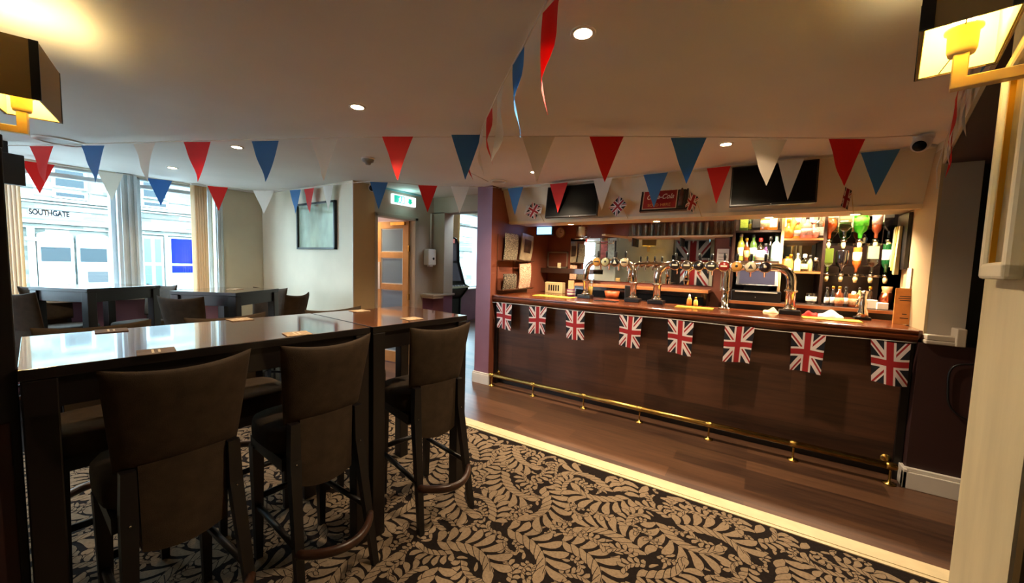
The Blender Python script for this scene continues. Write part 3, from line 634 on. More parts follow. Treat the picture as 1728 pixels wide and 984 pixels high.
# bottle unit
bu = thing('bottle_shelving', 'dark wooden back bar shelving unit with shelves crowded with spirit bottles', 'shelving', (.36, 4.6, 0))
def ub(mb, x0, x1, y0, y1, z0, z1): return mb.box(x0-.36, x1-.36, y0-4.6, y1-4.6, z0, z1)
for x in (-.245, .150, .462): part('upright', ub(MB(), x-.011, x+.011, 4.40, 4.86, 1.13, 2.17), M_unit if x != .150 else mat('cream_upright', (206, 178, 130), .4), bu)
part('back_panel', ub(MB(), -.245, .93, 4.86, 4.88, 1.10, 2.2), M_unit, bu)
part('shelf', ub(MB(), -.234, .139, 4.40, 4.86, 1.80, 1.82), M_unit, bu); part('shelf', ub(MB(), -.234, .139, 4.40, 4.86, 1.505, 1.522), M_unit, bu)
part('shelf', ub(MB(), .161, .451, 4.40, 4.86, 1.72, 1.738), M_ledge, bu); part('shelf', ub(MB(), .161, .451, 4.40, 4.86, 1.415, 1.435), M_ledge, bu)
part('counter', ub(MB(), -.30, .93, 4.22, 4.86, 1.105, 1.135), M_unit, bu); part('counter_edge', ub(MB(), -.30, .93, 4.205, 4.22, 1.11, 1.135), M_ledge, bu)
part('cabinet', ub(MB(), -.30, .93, 4.26, 4.86, 0, 1.105), M_leg, bu)
part('mirror_panel', ub(MB(), .48, .92, 4.853, 4.859, 1.70, 2.16), M_mirror, bu, 'mirror panel with a dark scalloped edge')
part('mirror_panel', ub(MB(), .17, .445, 4.853, 4.859, 1.44, 2.16), M_mirror, bu)
part('optic_rail', ub(MB(), .47, .93, 4.56, 4.58, 1.68, 1.70), M_chrome, bu); part('optic_rail', ub(MB(), .47, .93, 4.56, 4.58, 1.40, 1.42), M_chrome, bu)
part('glass_shelf', ub(MB(), .48, .93, 4.62, 4.84, 1.495, 1.503), M_clear, bu)
struct('trim_10', MB().box(.93, .945, 4.2, 4.9, 1.1, 2.2), M_cream)

PROF = {
 'std': ([(0, 0), (.034, 0), (.036, .006), (.036, .165), (.030, .192), (.014, .218), (.013, .262), (0, .262)], .262, (.05, .14), .0366),
 'slim': ([(0, 0), (.026, 0), (.028, .005), (.028, .15), (.022, .18), (.012, .20), (.011, .245), (0, .245)], .245, (.04, .12), .0286),
 'wide': ([(0, 0), (.046, 0), (.048, .008), (.047, .10), (.038, .135), (.016, .155), (.014, .195), (0, .195)], .195, (.03, .095), .0486),
 'round': ([(0, 0), (.030, 0), (.046, .02), (.050, .055), (.042, .09), (.018, .11), (.013, .125), (.013, .165), (0, .165)], .165, (.035, .07), .0506),
 'short': ([(0, 0), (.024, 0), (.026, .004), (.026, .085), (.018, .105), (.010, .115), (.010, .14), (0, .14)], .14, (.02, .07), .0266),
 'jar': ([(0, 0), (.042, 0), (.046, .01), (.046, .08), (.036, .10), (.034, .115), (0, .115)], .115, (.02, .075), .0466),
}
def square_prof(w, d, h, neck):
    b = MB(); b.prism([(-w, -d), (w, -d), (w, d), (-w, d)], 'z', 0, h*.62)
    b.hexa([(-w, -d, h*.62), (w, -d, h*.62), (w, d, h*.62), (-w, d, h*.62)], [(-neck, -neck, h*.78), (neck, -neck, h*.78), (neck, neck, h*.78), (-neck, neck, h*.78)])
    b.lathe([(neck, h*.77), (neck, h*.99), (0, h*.99)], n=12); return b
def bcol(c, clear=False):
    if clear: return M_clear
    return mat('liquor_%d_%d_%d' % c, c, .08, coat=1, spec=.7)
def bottle(x, y, z, shape, body, labelc, capc, text_, inv=False, s=1.0, rz=0, cat='bottle', nm='spirit_bottle', liquid=None):
    t = thing(nm, text_, cat, (x, y, z), rz)
    if inv: t.rotation_euler = (PI, 0, rz)
    t.scale = (s, s, s)
    if shape == 'square':
        part('glass_body', square_prof(.040, .030, .25, .013), body, t, bev=.004); H = .25; lz = (.03, .12)
        if liquid: part('liquor', MB().box(-.037, .037, -.027, .027, .006, .12), liquid, t)
        if labelc: part('label', MB().box(-.034, .034, -.0315, -.0305, lz[0], lz[1]), labelc, t)
    else:
        pf, H, lz, lr = PROF[shape]; part('glass_body', MB().lathe(pf, n=18), body, t)
        if liquid:
            part('liquor', MB().lathe([(0, .004)]+[(r-.003, max(.006, h_)) for r, h_ in pf[1:4] if r > .01]+[(0, pf[3][1])], n=16), liquid, t)
        if labelc: part('label', MB().lathe([(lr-.001, lz[0]), (lr, lz[0]+.001), (lr, lz[1]-.001), (lr-.001, lz[1])], n=18), labelc, t)
    if not inv: part('cap', MB().lathe([(0, H), (.0145, H-.012), (.0155, H-.011), (.0155, H+.016), (.012, H+.02), (0, H+.02)], n=14), capc, t)
    return t
def lab(c): return mat('label_%d_%d_%d' % c, c, .6, noise=.25, nscale=70)
AMB, GRN, DRK, PNK, CLR, ORG, BRN, BLU = bcol((206, 120, 34)), bcol((58, 84, 40)), bcol((18, 14, 16)), bcol((232, 130, 110)), M_clear, bcol((236, 140, 50)), bcol((92, 44, 20)), bcol((110, 150, 150))
CRM = lab((238, 224, 178)); WHT = lab((240, 236, 226)); GNL = lab((150, 176, 58)); BKL = lab((30, 28, 30)); RDL = lab((198, 50, 40)); PKL = lab((240, 190, 180))
CB = mat('black_cap', (22, 20, 20), .4); CG = M_gold; CW = mat('white_cap', (236, 232, 224), .4); CR = mat('red_cap', (190, 30, 30), .4)
Y = 4.47
bl = [
 (-.170, Y, 1.821, 'square', GRN, GNL, CB, 'square green bottle with yellow-green label on the top left bottle shelf', .95),
 (-.115, Y+.03, 1.821, 'short', GRN, lab((206, 200, 70)), CG, 'small yellow-labelled bottle beside the square green one on the top left shelf', 1),
 (-.065, Y, 1.821, 'square', DRK, BKL, CB, 'square black bottle in the middle of the top left shelf', .95),
 (.005, Y, 1.821, 'wide', AMB, CRM, CG, 'broad amber bottle with cream label under the bright spotlight', 1.0),
 (.070, Y, 1.821, 'square', AMB, WHT, CG, 'square amber bottle with white label at the right of the top left shelf', .92),
 (.118, Y, 1.821, 'slim', DRK, None, CW, 'slim dark bottle at the far right of the top left shelf', .85),
 (-.185, Y, 1.523, 'std', bcol((150, 150, 60)), CRM, CW, 'olive bottle with cream label at the left of the second bottle shelf', .95),
 (-.135, Y-.02, 1.523, 'slim', BRN, lab((190, 150, 90)), CG, 'slim brown bottle with tan label on the second bottle shelf', .85),
 (-.080, Y, 1.523, 'std', GRN, lab((200, 220, 160)), CB, 'green bottle with pale green label on the second bottle shelf', .93),
 (-.020, Y, 1.523, 'wide', CLR, PKL, CR, 'wide clear bottle with cream-pink label and red cap on the second shelf', 1.05),
 (.025, Y+.03, 1.523, 'short', bcol((120, 70, 130)), WHT, CB, 'small purple bottle behind the clear tube on the second bottle shelf', 1.1),
 (.060, Y-.02, 1.523, 'slim', CLR, None, CB, 'slim unlabelled clear bottle on the second bottle shelf', .9),
 (.108, Y, 1.523, 'square', BLU, WHT, CB, 'square teal bottle with tall white label at the right of the second shelf', 1.0),
 (.190, Y, 1.739, 'round', AMB, None, CG, 'round amber bottle at the left of the bright middle shelf', 1),
 (.228, Y+.03, 1.739, 'slim', bcol((232, 190, 80)), None, CW, 'slim golden bottle on the bright middle shelf', .95),
 (.262, Y-.01, 1.739, 'short', ORG, WHT, CW, 'short orange bottle on the bright middle shelf', 1.1),
 (.300, Y+.03, 1.739, 'std', bcol((240, 210, 110)), None, CB, 'tall pale yellow bottle on the bright middle shelf', .85),
 (.330, Y-.02, 1.739, 'wide', PNK, PKL, CB, 'wide coral pink bottle on the bright middle shelf', .95),
 (.385, Y, 1.739, 'round', bcol((238, 150, 130)), PKL, CW, 'round pale pink bottle on the bright middle shelf', .9),
 (.425, Y, 1.739, 'square', CLR, WHT, CW, 'square clear bottle with white label at the right of the middle shelf', .85),
 (.205, Y, 1.436, 'jar', bcol((216, 176, 80)), None, CG, 'squat golden decanter at the left of the lower middle shelf', 1),
 (.232, Y+.05, 1.436, 'short', bcol((196, 150, 60)), None, CG, 'small bronze bottle at the back of the lower middle shelf', 1),
 (.282, Y, 1.436, 'square', bcol((240, 222, 160)), CRM, CW, 'square cream bottle with dark-framed label on the lower middle shelf', .62),
 (.335, Y, 1.436, 'short', CLR, lab((220, 220, 150)), CW, 'short clear bottle with pale label on the lower middle shelf', 1),
 (.378, Y+.02, 1.436, 'short', bcol((200, 204, 150)), None, CB, 'small pale green bottle on the lower middle shelf', .95),
 (.420, Y, 1.436, 'jar', CLR, None, CW, 'clear stoppered jar at the right of the lower middle shelf', .95),
 (.505, 4.36, 1.136, 'slim', DRK, WHT, CB, 'first of the small dark wine bottles at the right of the back counter', .62),
 (.545, 4.36, 1.136, 'slim', DRK, WHT, CG, 'second small dark bottle with white label on the back counter', .66),
 (.590, 4.37, 1.136, 'wide', BRN, lab((226, 160, 110)), CG, 'broad dark bottle with round peach label on the back counter', .82),
 (.632, 4.36, 1.136, 'slim', DRK, WHT, CB, 'dark bottle with white label right of the broad peach-labelled one', .66),
 (.690, 4.40, 1.136, 'jar', bcol((176, 84, 40)), lab((200, 160, 120)), CW, 'squat amber-brown jar on the right of the back counter', 1.0),
 (.735, 4.45, 1.136, 'std', bcol((120, 140, 90)), None, CB, 'greenish bottle behind the chrome tap on the back counter', .6),
]
for x, y, z, sh_, body, lc_, cc, tx, s in bl:
    bottle(x, y, z, sh_, body, lc_, cc, tx, s=s, liquid=bcol((236, 214, 190)) if (body is CLR and 'pink' in tx) else None)
bottle(.80, 4.44, 1.20, 'short', CLR, None, CG, 'tiny clear bottle standing on a small riser at the right of the back counter', s=.75)
slab('bottle_riser', 'small dark riser under the tiny clear bottle on the back counter', 'riser', .76, .90, 4.40, 4.50, 1.136, .062, M_unit)
for i, (x, y, z, w) in enumerate(((.79, 4.32, 1.137, .034), (.855, 4.31, 1.137, .036))):
    single('napkin_block', MB().box(-w, w, -.03, .03, 0, .075-.02*i), M_paper, ('taller', 'wider')[i]+' white block of napkins on the back counter beside the copper shaker', 'napkins', (x, y, z), .1, bev=.004)
cs = thing('copper_shaker', 'copper cocktail shaker next to the card menu on the back counter', 'shaker', (.90, 4.40, 1.136))
part('body', MB().lathe([(0, 0), (.034, 0), (.046, .03), (.048, .09), (.034, .14), (0, .14)], n=20), mat('copper', (206, 110, 70), .25, 1), cs)
part('lid', MB().lathe([(.034, .14), (.030, .15), (.038, .19), (0, .19)], n=20), mat('wooden_lid', (160, 104, 60), .5), cs)
bt = thing('patterned_tumbler', 'clear patterned tumbler on the back counter below the middle shelves', 'glass', (.40, 4.40, 1.136))
part('glass_body', MB().lathe([(.03, 0), (.038, .005), (.04, .09), (.038, .1)], n=18), M_clear, bt)
part('white_print', MB().lathe([(.0402, .03), (.0406, .031), (.0406, .07), (.0402, .071)], n=18), M_paper, bt)
# optics: two rows of inverted bottles
opt = [(.495, 1.80, 'round', bcol((176, 70, 26)), None, 'upside-down round reddish-brown bottle, leftmost in the upper optic row', 1.1, None),
 (.600, 1.83, 'square', CLR, CRM, 'upside-down square clear bottle with pale label in the upper optic row', 1.1, bcol((240, 226, 180))),
 (.707, 1.83, 'wide', bcol((60, 190, 40)), lab((96, 210, 60)), 'upside-down wide bright green bottle in the middle of the upper optic row', 1.08, None),
 (.810, 1.80, 'std', bcol((220, 110, 70)), PKL, 'upside-down orange-pink bottle in the upper optic row', .95, None),
 (.893, 1.86, 'square', DRK, lab((200, 200, 196)), 'upside-down square black bottle with white-framed label, rightmost in the upper optic row', 1.1, None),
 (.502, 1.54, 'square', bcol((70, 84, 30)), lab((190, 196, 80)), 'upside-down olive square bottle, leftmost in the lower optic row', .85, None),
 (.600, 1.54, 'wide', DRK, None, 'upside-down black bottle second in the lower optic row', 1.0, None),
 (.700, 1.54, 'std', bcol((170, 84, 30)), CRM, 'upside-down amber bottle with cream label in the middle of the lower optic row', .85, None),
 (.800, 1.54, 'square', CLR, WHT, 'upside-down clear square bottle with white oval label in the lower optic row', .95, bcol((206, 210, 180))),
 (.893, 1.54, 'std', bcol((20, 70, 34)), WHT, 'upside-down dark green bottle, rightmost in the lower optic row', .95, None)]
for i, (x, z, shp, bd, lc_, tx, s, liq) in enumerate(opt):
    zo = 1.70 if i < 5 else 1.40; H = .25 if shp == 'square' else PROF[shp][1]
    zt_ = zo+.035+H*s
    bottle(x, 4.47, zt_, shp, bd, lc_, CB, tx, inv=True, s=s, liquid=liq)
    op = thing('optic_measure', 'optic below the '+tx.replace('upside-down ', ''), 'spirit measure', (x, 4.47, zo-.05))
    part('collar', MB().lathe([(0, .075), (.020, .075), (.023, .068), (.023, .058), (.014, .05), (0, .05)], n=14), M_chrome, op)
    part('chamber', MB().lathe([(0, .05), (.014, .05), (.017, .03), (.012, .0), (0, -.004)], n=14), mat('optic_yellow_glass', (236, 214, 150), .2, coat=.8), op)  # pale yellow glossy chamber
    part('arm', MB().box(-.006, .006, .0, .095, .045, .055), M_black, op)
# till
ti = thing('cash_till', 'black touch-screen cash till with grey-blue screen between the bottle shelves and the beer font', 'till', (-.03, 4.42, 1.136))
part('drawer', MB().box(-.20, .20, -.14, .20, 0, .10), M_black, ti, bev=.005)
part('drawer_edge', MB().box(-.17, .17, -.143, -.14, .085, .095), M_white, ti)
part('lock', MB().lathe([(0, 0), (.007, 0), (0, .004)], (0, -.141, .04), 10, 'y'), M_chrome, ti)
part('stand', MB().box(-.10, .10, -.02, .12, .10, .18), M_black, ti)
part('screen_housing', MB().hexa([(-.17, -.10, .15), (.17, -.10, .15), (.17, -.06, .14), (-.17, -.06, .14)], [(-.17, .02, .33), (.17, .02, .33), (.17, .06, .32), (-.17, .06, .32)]), M_black, ti, bev=.005)
part('screen', MB().hexa([(-.145, -.093, .165), (.145, -.093, .165), (.145, -.085, .165), (-.145, -.085, .165)], [(-.145, .009, .315), (.145, .009, .315), (.145, .015, .315), (-.145, .015, .315)]), mat('grey_blue_screen', (34, 34, 48), .9, spec=.05), ti)
# items on the left alcove
ck = thing('wall_clock', 'round white-faced wall clock in the left corner of the bar', 'clock', (-2.405, 4.896, 1.885))
part('rim', MB().lathe([(0, 0), (.075, 0), (.08, .01), (.075, .02), (.068, .02), (.068, .01), (0, .01)], n=28, ax='y'), mat('wood_clock_rim', (150, 110, 70), .4), ck)
part('face', MB().lathe([(0, .011), (.068, .011), (.068, .013), (0, .013)], n=28, ax='y'), M_paper, ck)
part('hands', MB().box(-.003, .003, -.017, -.014, 0, .045).box(0, .03, -.017, -.014, -.003, .003), M_black, ck)
so_ = thing('small_monitor', 'small blue-lit monitor hanging below the soffit in the left corner of the bar', 'monitor', (-2.36, 4.35, 1.86))
part('housing', MB().box(-.12, .12, -.02, .02, -.06, .06), M_black, so_, bev=.004)
part('screen', MB().box(-.105, .105, -.023, -.020, -.045, .048), mat('blue_lit_screen', (120, 170, 235), .4, emit=1.3), so_)
part('bracket', MB().box(-.012, .012, 0, .02, .05, .35), M_black, so_)
pf = thing('picture_frame', 'empty silver picture frame leaning on the left alcove wall of the bar', 'picture frame', (-2.43, 4.885, 1.385))
part('frame', MB().box(-.16, -.14, -.01, .01, 0, .23).box(.14, .16, -.01, .01, 0, .23).box(-.16, .16, -.01, .01, 0, .02).box(-.16, .16, -.01, .01, .21, .23), mat('silver_frame', (190, 180, 160), .3, .8), pf)
part('backing', MB().box(-.14, .14, .0, .009, .02, .21), M_brownred, pf)
ws = thing('wall_shelf', 'narrow dark wall shelf in the left alcove below the silver frame', 'shelf', (-2.22, 4.80, 1.36))
part('board', MB().box(-.38, .40, -.09, .098, 0, .022), M_unit, ws); part('board_edge', MB().box(-.38, .40, -.095, -.09, -.045, .022), M_unit, ws)
single('small_card', MB().box(-.025, .025, -.003, .003, 0, .075), CRM, 'small cream card standing on the narrow dark wall shelf', 'card', (-2.36, 4.80, 1.383))
rk = thing('receipt_rack', 'cream slotted box with five dark slots below the wall shelf in the left alcove', 'rack', (-2.36, 4.70, 1.04))
part('box', MB().box(-.13, .13, -.05, .05, 0, .15), mat('cream_plastic', (206, 190, 140), .5), rk, bev=.004)
for i in range(5): part('slot', MB().box(-.075+i*.035, -.057+i*.035, -.053, -.050, .035, .115), M_black, rk)
lk = thing('side_counter', 'dark side counter in the left alcove of the bar under the slotted box', 'counter', (-2.32, 4.70, 0))
part('cabinet', MB().box(-.26, .25, -.28, .18, 0, 1.01), M_leg, lk); part('top', MB().box(-.27, .26, -.29, .19, 1.01, 1.04), M_counter, lk)
# hanging glass ice bucket cluster
hg = thing('hanging_glass_holder', 'clear hanging glass holder with chrome rail below the soffit at the left', 'glass holder', (-1.90, 4.46, 1.79))
part('vessel', MB().lathe([(.07, .12), (.068, 0), (.02, -.01), (0, -.01)], n=22), M_clear, hg)
part('inner_cup', MB().lathe([(.04, .12), (.036, .01), (0, .008)], n=20), M_white, hg)
part('rail', MB().tube([(.13, 0, .005), (.11, -.05, -.03), (-.05, -.07, -.035), (-.12, 0, -.03)], .006, 8), M_chrome, hg)
part('rod', MB().box(-.005, .005, -.005, .005, .0, .42), M_chrome, hg)
# right side: hanging bottle rack and price list
br_ = thing('hanging_bag_rack', 'dark hanging rack with packets and cream strip on the right inner wall of the bar', 'rack', (.905, 4.15, 1.55))
part('backing', MB().box(.0, .022, -.10, .16, -.08, .35), M_black, br_)
for i, (a, c_) in enumerate(((.02, (196, 186, 130)), (.08, (170, 150, 70)), (.13, (150, 140, 110)))): part('packet', MB().hexa([(-.03, a-.025, -.12+.03*i), (-.005, a-.025, -.12+.03*i), (-.005, a+.03, -.12+.03*i), (-.03, a+.03, -.12+.03*i)], [(-.02, a-.02, .26), (-.005, a-.02, .26), (-.005, a+.02, .26), (-.02, a+.02, .26)]), mat('packet_%d' % i, c_, .3, coat=.5), br_)
single('price_list', MB().box(0, .004, -.05, .05, 0, .30), lab((226, 196, 170)), 'narrow cream price list on the right inner wall of the bar', 'notice', (.922, 3.98, 1.18))
# white charging cables / small papers in middle
np_ = thing('notice_sheet', 'white notice sheet standing left of the bottle shelves above the long beer font', 'notice', (-.35, 4.62, 1.45))
part('sheet', MB().box(-.055, .055, -.003, .003, 0, .20), M_paper, np_)
part('print', MB().box(-.04, .04, -.0042, -.003, .15, .155).box(-.04, .04, -.0042, -.003, .11, .114).box(-.04, .03, -.0042, -.003, .08, .084).box(-.03, .04, -.0042, -.003, .05, .054), M_ink, np_)
part('stem', MB().box(-.006, .006, -.003, .003, -.248, 0), M_chrome, np_)

# ---------------------------------------------------------------- soffit things
SL = math.atan2(.165, .387)   # tilt of the sloping face
def onsoffit(x, z):           # point on the sloping face
    return (x, 3.72+(CZ-z)*.165/.387, z)
def tv(label, x0, x1, z0, z1):
    cx, cz = (x0+x1)/2, (z0+z1)/2; p = onsoffit(cx, cz)
    t = thing('television', label, 'television', (p[0], p[1]-.13, p[2])); t.rotation_euler = (-SL*.35, 0, 0)
    w, h = (x1-x0)/2, (z1-z0)/2
    part('housing', MB().box(-w, w, -.015, .02, -h, h), M_black, t, bev=.004); part('screen', MB().box(-w+.012, w-.012, -.018, -.015, -h+.016, h-.012), M_screen, t)
    part('wall_bracket', MB().box(-.12, .12, .02, .09, -.02, .06), M_black, t); part('status_light', MB().box(-.004, .004, -.019, -.017, -h+.004, -h+.008), M_white, t)
    return t
tv('smaller black wall television at the left of the bar soffit', -1.985, -1.40, 1.925, 2.262)
tv('large black wall television at the right of the bar soffit', -.255, .315, 1.945, 2.278)
# soft drink sign
cs_ = thing('drinks_sign', 'red framed enamel soft drink sign with script lettering between the two televisions', 'sign', (-.80, 3.785, 2.098)); cs_.rotation_euler = (-SL*.75, 0, 0)
part('frame', MB().box(-.207, .207, -.012, .012, -.152, .152).box(-.207, .207, -.018, -.012, -.152, -.138).box(-.207, .207, -.018, -.012, .138, .152).box(-.207, -.193, -.018, -.012, -.152, .152).box(.193, .207, -.018, -.012, -.152, .152), mat('black_sign_frame', (26, 18, 16), .4), cs_)
part('panel', MB().box(-.185, .115, -.015, -.012, -.13, .10), mat('red_enamel', (146, 22, 22), .3, coat=.5), cs_)
part('top_band', MB().box(-.185, .185, -.0145, -.012, .104, .132).box(.12, .185, -.0145, -.012, -.13, .104), mat('dark_green_band', (28, 40, 28), .4), cs_)
part('border', MB().box(-.187, .117, -.017, -.015, .094, .10).box(-.187, .117, -.017, -.015, -.132, -.126).box(-.187, -.181, -.017, -.015, -.13, .10).box(.111, .117, -.017, -.015, -.13, .10), mat('cream_border', (220, 196, 160), .5), cs_)
M_scr = mat('cream_script', (232, 214, 190), .4); M_sold = mat('gold_lettering', (206, 140, 70), .4)
text('script_lettering', 'Coca-Cola', .070, cs_, (-.035, -.018, -.012), (PI/2, 0, 0), M_scr, .001, shear=.35, sx=.8)
text('top_lettering', 'ICE COLD', .042, cs_, (-.03, -.018, .06), (PI/2, 0, 0), M_sold)
text('bottom_lettering', 'SOLD HERE', .040, cs_, (-.035, -.018, -.095), (PI/2, 0, 0), M_sold)
part('painted_bottle', MB().lathe([(0, -.11), (.020, -.11), (.024, -.08), (.018, -.045), (.023, -.01), (.020, .02), (.009, .055), (.010, .10), (0, .10)], (.152, -.015, 0), 16), mat('painted_bottle_brown', (70, 34, 20), .3, coat=.6), cs_)
# notice with lettering bars at the left
nt_ = thing('paper_notice', 'white paper notice with printed lines behind the blue pennant at the left of the soffit', 'notice', onsoffit(-2.21, 2.09)); nt_.rotation_euler = (-SL*.0-.4, 0, 0); nt_.location.y -= .012
part('sheet', MB().box(-.11, .11, -.002, .0, -.10, .10), M_paper, nt_)
part('print', MB().box(-.08, .08, -.003, -.002, .05, .07).box(-.09, .09, -.003, -.002, .015, .03).box(-.05, .05, -.003, -.002, -.01, .0).box(-.07, .07, -.003, -.002, -.05, -.045), mat('grey_print', (110, 110, 112), .6), nt_)
# small union flags on sticks
for i, (x, z, rz, tilt, tx) in enumerate(((-2.185, 2.03, .5, .5, 'small union flag on a stick over the white paper notice'), (-1.225, 2.025, -.1, .8, 'small union flag on a stick between the left television and the red sign'), (-.555, 2.02, 1.1, .45, 'small half-furled union flag on a stick right of the red sign'), (.495, 1.985, 1.15, .35, 'small furled union flag on a stick below the rightmost red pennant'))):
    t = thing('stick_flag', tx, 'flag', (x, 3.745, z), 0, 'small union flags on the soffit')
    def fn(u, v): return ((u-.5)*.125, .010*math.sin(u*6), (v-.5)*.155)
    fo = link('flag_cloth', uvgrid('flag_cloth', fn, 10, 8, M_uj), t); fo.rotation_euler = (0, tilt, rz)
    part('stick', MB().tube([(.03, .012, .03), (.07, .135, -.115)], .003, 6), mat('pale_stick', (206, 176, 120), .6), t)
# security cameras
def dome(label, loc, rz, down=.5):
    t = thing('security_camera', label, 'camera', loc, rz)
    part('mount', MB().lathe([(0, 0), (.05, 0), (.05, -.02), (.04, -.03), (0, -.03)], n=24), M_white, t)
    R = Matrix.Rotation(PI/2+down, 4, 'X')
    part('head', MB().lathe([(0, -.05), (.042, -.045), (.045, .0), (.043, .05), (.036, .06), (0, .06)], (0, -.03, -.05), 24, M=R), mat('grey_white_camera', (190, 186, 184), .35), t)
    part('lens', MB().lathe([(0, .058), (.032, .058), (.032, .064), (0, .066)], (0, -.03, -.05), 24, M=R), M_screen, t)
    return t
dome('grey dome security camera on the ceiling at the right end of the bar', (.80, 3.45, CZ-.001), -.4)
dome('white dome security camera high on the corner left of the exit sign', (-3.80, 2.84, CZ-.001), .7, .3)
# smoke detector, ceiling speakers
sd = thing('smoke_detector', 'white smoke detector on the ceiling above the tall table', 'smoke detector', (-2.91, 2.115, CZ-.001))
part('base', MB().lathe([(0, 0), (.055, 0), (.055, -.012), (0, -.012)], n=24), M_white, sd); part('sensor', MB().lathe([(.05, -.012), (.045, -.03), (.025, -.04), (.02, -.055), (0, -.055)], n=24), mat('grey_sensor', (150, 146, 140), .5), sd)
def roundgrille(label, loc, r, nm='ceiling_speaker', cat='speaker'):
    t = thing(nm, label, cat, loc)
    part('rim', MB().lathe([(r, 0), (r, -.008), (r*.86, -.012), (r*.84, -.002)], n=32), M_white, t)
    part('grille', MB().lathe([(0, -.006), (r*.85, -.003)], n=32), mat('grey_grille', (176, 170, 162), .6), t)
roundgrille('round ceiling speaker near the plum pillar', (-2.40, 3.36, CZ-.001), .085)
roundgrille('large round ceiling vent near the bay windows', (-4.75, .61, CZ-.001), .15, 'ceiling_vent', 'vent')

# recessed spots
sp = [(-.618, 1.385, 'largest recessed spotlight, over the carpet right of the red pennants'), (-2.003, 1.384, 'recessed spotlight above the tall tables'), (-3.6, 1.393, 'recessed spotlight over the corner table, between red and blue pennants'), (-5.08, 1.388, 'recessed spotlight nearest the bay windows'), (-.261, 3.078, 'recessed spotlight in front of the large television'), (-1.859, 3.18, 'recessed spotlight in front of the smaller television')]
M_lamp = mat('lamp_emitter', (255, 226, 170), .5, emit=30, emitc=(255, 226, 176))
def spotlamp(label, loc, power, nm='recessed_spotlight', r=.034, ang=2.3):
    t = thing(nm, label, 'spotlight', loc)
    part('ring', MB().lathe([(r, -.004), (r+.012, -.006), (r+.014, 0), (r, 0)], n=24), M_white, t)
    part('lamp', MB().lathe([(0, -.003), (r, -.003), (r, -.001), (0, -.001)], n=20), M_lamp, t)
    light('spot_beam', 'SPOT', (0, 0, -.02), power, WARM, (0, 0, 0), .03, ang, .7, t)
sp += [(-3.6, -2.4, 'added unseen spotlight behind the viewer on the left, brightening the mirror view'), (-1.6, -2.4, 'added unseen spotlight behind the viewer in the middle, brightening the mirror view'), (-5.0, -2.3, 'added unseen spotlight behind the viewer in the far corner, brightening the mirror view')]  # unseen lamps added to brighten the wall reflected in the mirror
for x, y, tx in sp: spotlamp(tx, (x, y, CZ-.001), 44 if y > 3 else (55 if y < 0 else (30 if x > -3 else 12)), ang=2.3 if y > 0 else 1.7)
spotlamp('added spotlight on the lobby ceiling brightening the glass of the oak door', (-4.75, 3.12, 2.304), 18)  # unseen lamp added in the lobby to brighten the door glass
for x, tx in ((-1.93, 'soffit downlight over the left beer font'), (-.95, 'soffit downlight over the middle of the bar'), (.03, 'soffit downlight over the till'), (.62, 'soffit downlight over the right of the bar')):
    spotlamp(tx, (x, 4.20, 1.917), 34, 'soffit_downlight', .03, 2.5)
for x, tx in ((.03, 'bright bottle-shelf downlight above the left bottle shelves'), (.30, 'bright bottle-shelf downlight above the middle shelves'), (.66, 'bright bottle-shelf downlight above the green bottle')):
    spotlamp(tx, (x, 4.40, 2.219), 20, 'shelf_downlight', .026, 2.6)

# shaded wall lamps
M_shade = cloth('brown_woven_shade', (136, 110, 66), .12)
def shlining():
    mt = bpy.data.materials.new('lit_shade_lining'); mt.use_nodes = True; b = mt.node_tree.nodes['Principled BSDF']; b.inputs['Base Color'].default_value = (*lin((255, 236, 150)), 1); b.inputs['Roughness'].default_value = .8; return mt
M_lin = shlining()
M_arm = mat('satin_brass_lamp_arm', (214, 184, 130), .35, .5)
def sconce(label, loc, rz, armlen, power):
    t = thing('wall_lamp', label, 'lamp', loc, rz)   # loc: centre of the shade's bottom; long side along x, arm towards +y
    a, b, h = .155, .0725, .20
    s = MB()
    for x0, x1, y0, y1 in ((-a, a, -b, -b+.004), (-a, a, b-.004, b), (-a, -a+.004, -b, b), (a-.004, a, -b, b)): s.box(x0, x1, y0, y1, 0, h)
    part('shade', s, M_shade, t)
    s = MB()
    for x0, x1, y0, y1 in ((-a+.005, a-.005, -b+.005, -b+.007), (-a+.005, a-.005, b-.007, b-.005), (-a+.005, -a+.007, -b+.005, b-.005), (a-.007, a-.005, -b+.005, b-.005)): s.box(x0, x1, y0, y1, .003, h-.003)
    part('shade_lining', s, M_lin, t)
    for x0, x1 in ((a-.004, a+.002), (-a-.002, -a+.004)):
        for y0, y1 in ((-b-.002, -b+.02), (b-.02, b+.002)): part('shade_trim', MB().box(x0, x1, y0, y1, 0, h), M_black, t)
    part('lamp_holder', MB().lathe([(0, .0), (.022, 0), (.025, .01), (.026, .05), (.032, .055), (.032, .06), (0, .06)], (0, 0, -.015), 20), mat('cream_lamp_holder', (236, 206, 140), .4), t)
    part('wire_spider', MB().tube([(-.03, 0, .042), (-.07, 0, .03), (-a+.004, -b*.4, .004)], .0015, 5).tube([(.03, 0, .042), (.07, 0, .045), (a-.004, b*.4, .004)], .0015, 5), M_black, t)
    part('arm', MB().box(-.013, .013, -.013, .013, -.075, -.012).box(-.013, .013, -.013, armlen, -.095, -.070), M_arm, t, bev=.002)
    part('wall_plate', MB().box(-.035, .035, armlen-.004, armlen+.012, -.13, .02), M_arm, t, bev=.003)
    part('bulb', MB().lathe([(0, .045), (.014, .05), (.027, .08), (.026, .10), (.012, .118), (0, .12)], n=16), mat('lit_bulb', (255, 220, 150), .5, emit=14, emitc=(255, 214, 130)), t)
    light('bulb_light', 'POINT', (0, 0, .13), power, (1, .80, .42), size=.03, parent=t)
    return t
sconce('brown shaded wall lamp on the pier at the top right corner', (.365, 1.365, 1.97), -PI/2-.205, .135, 2.4)
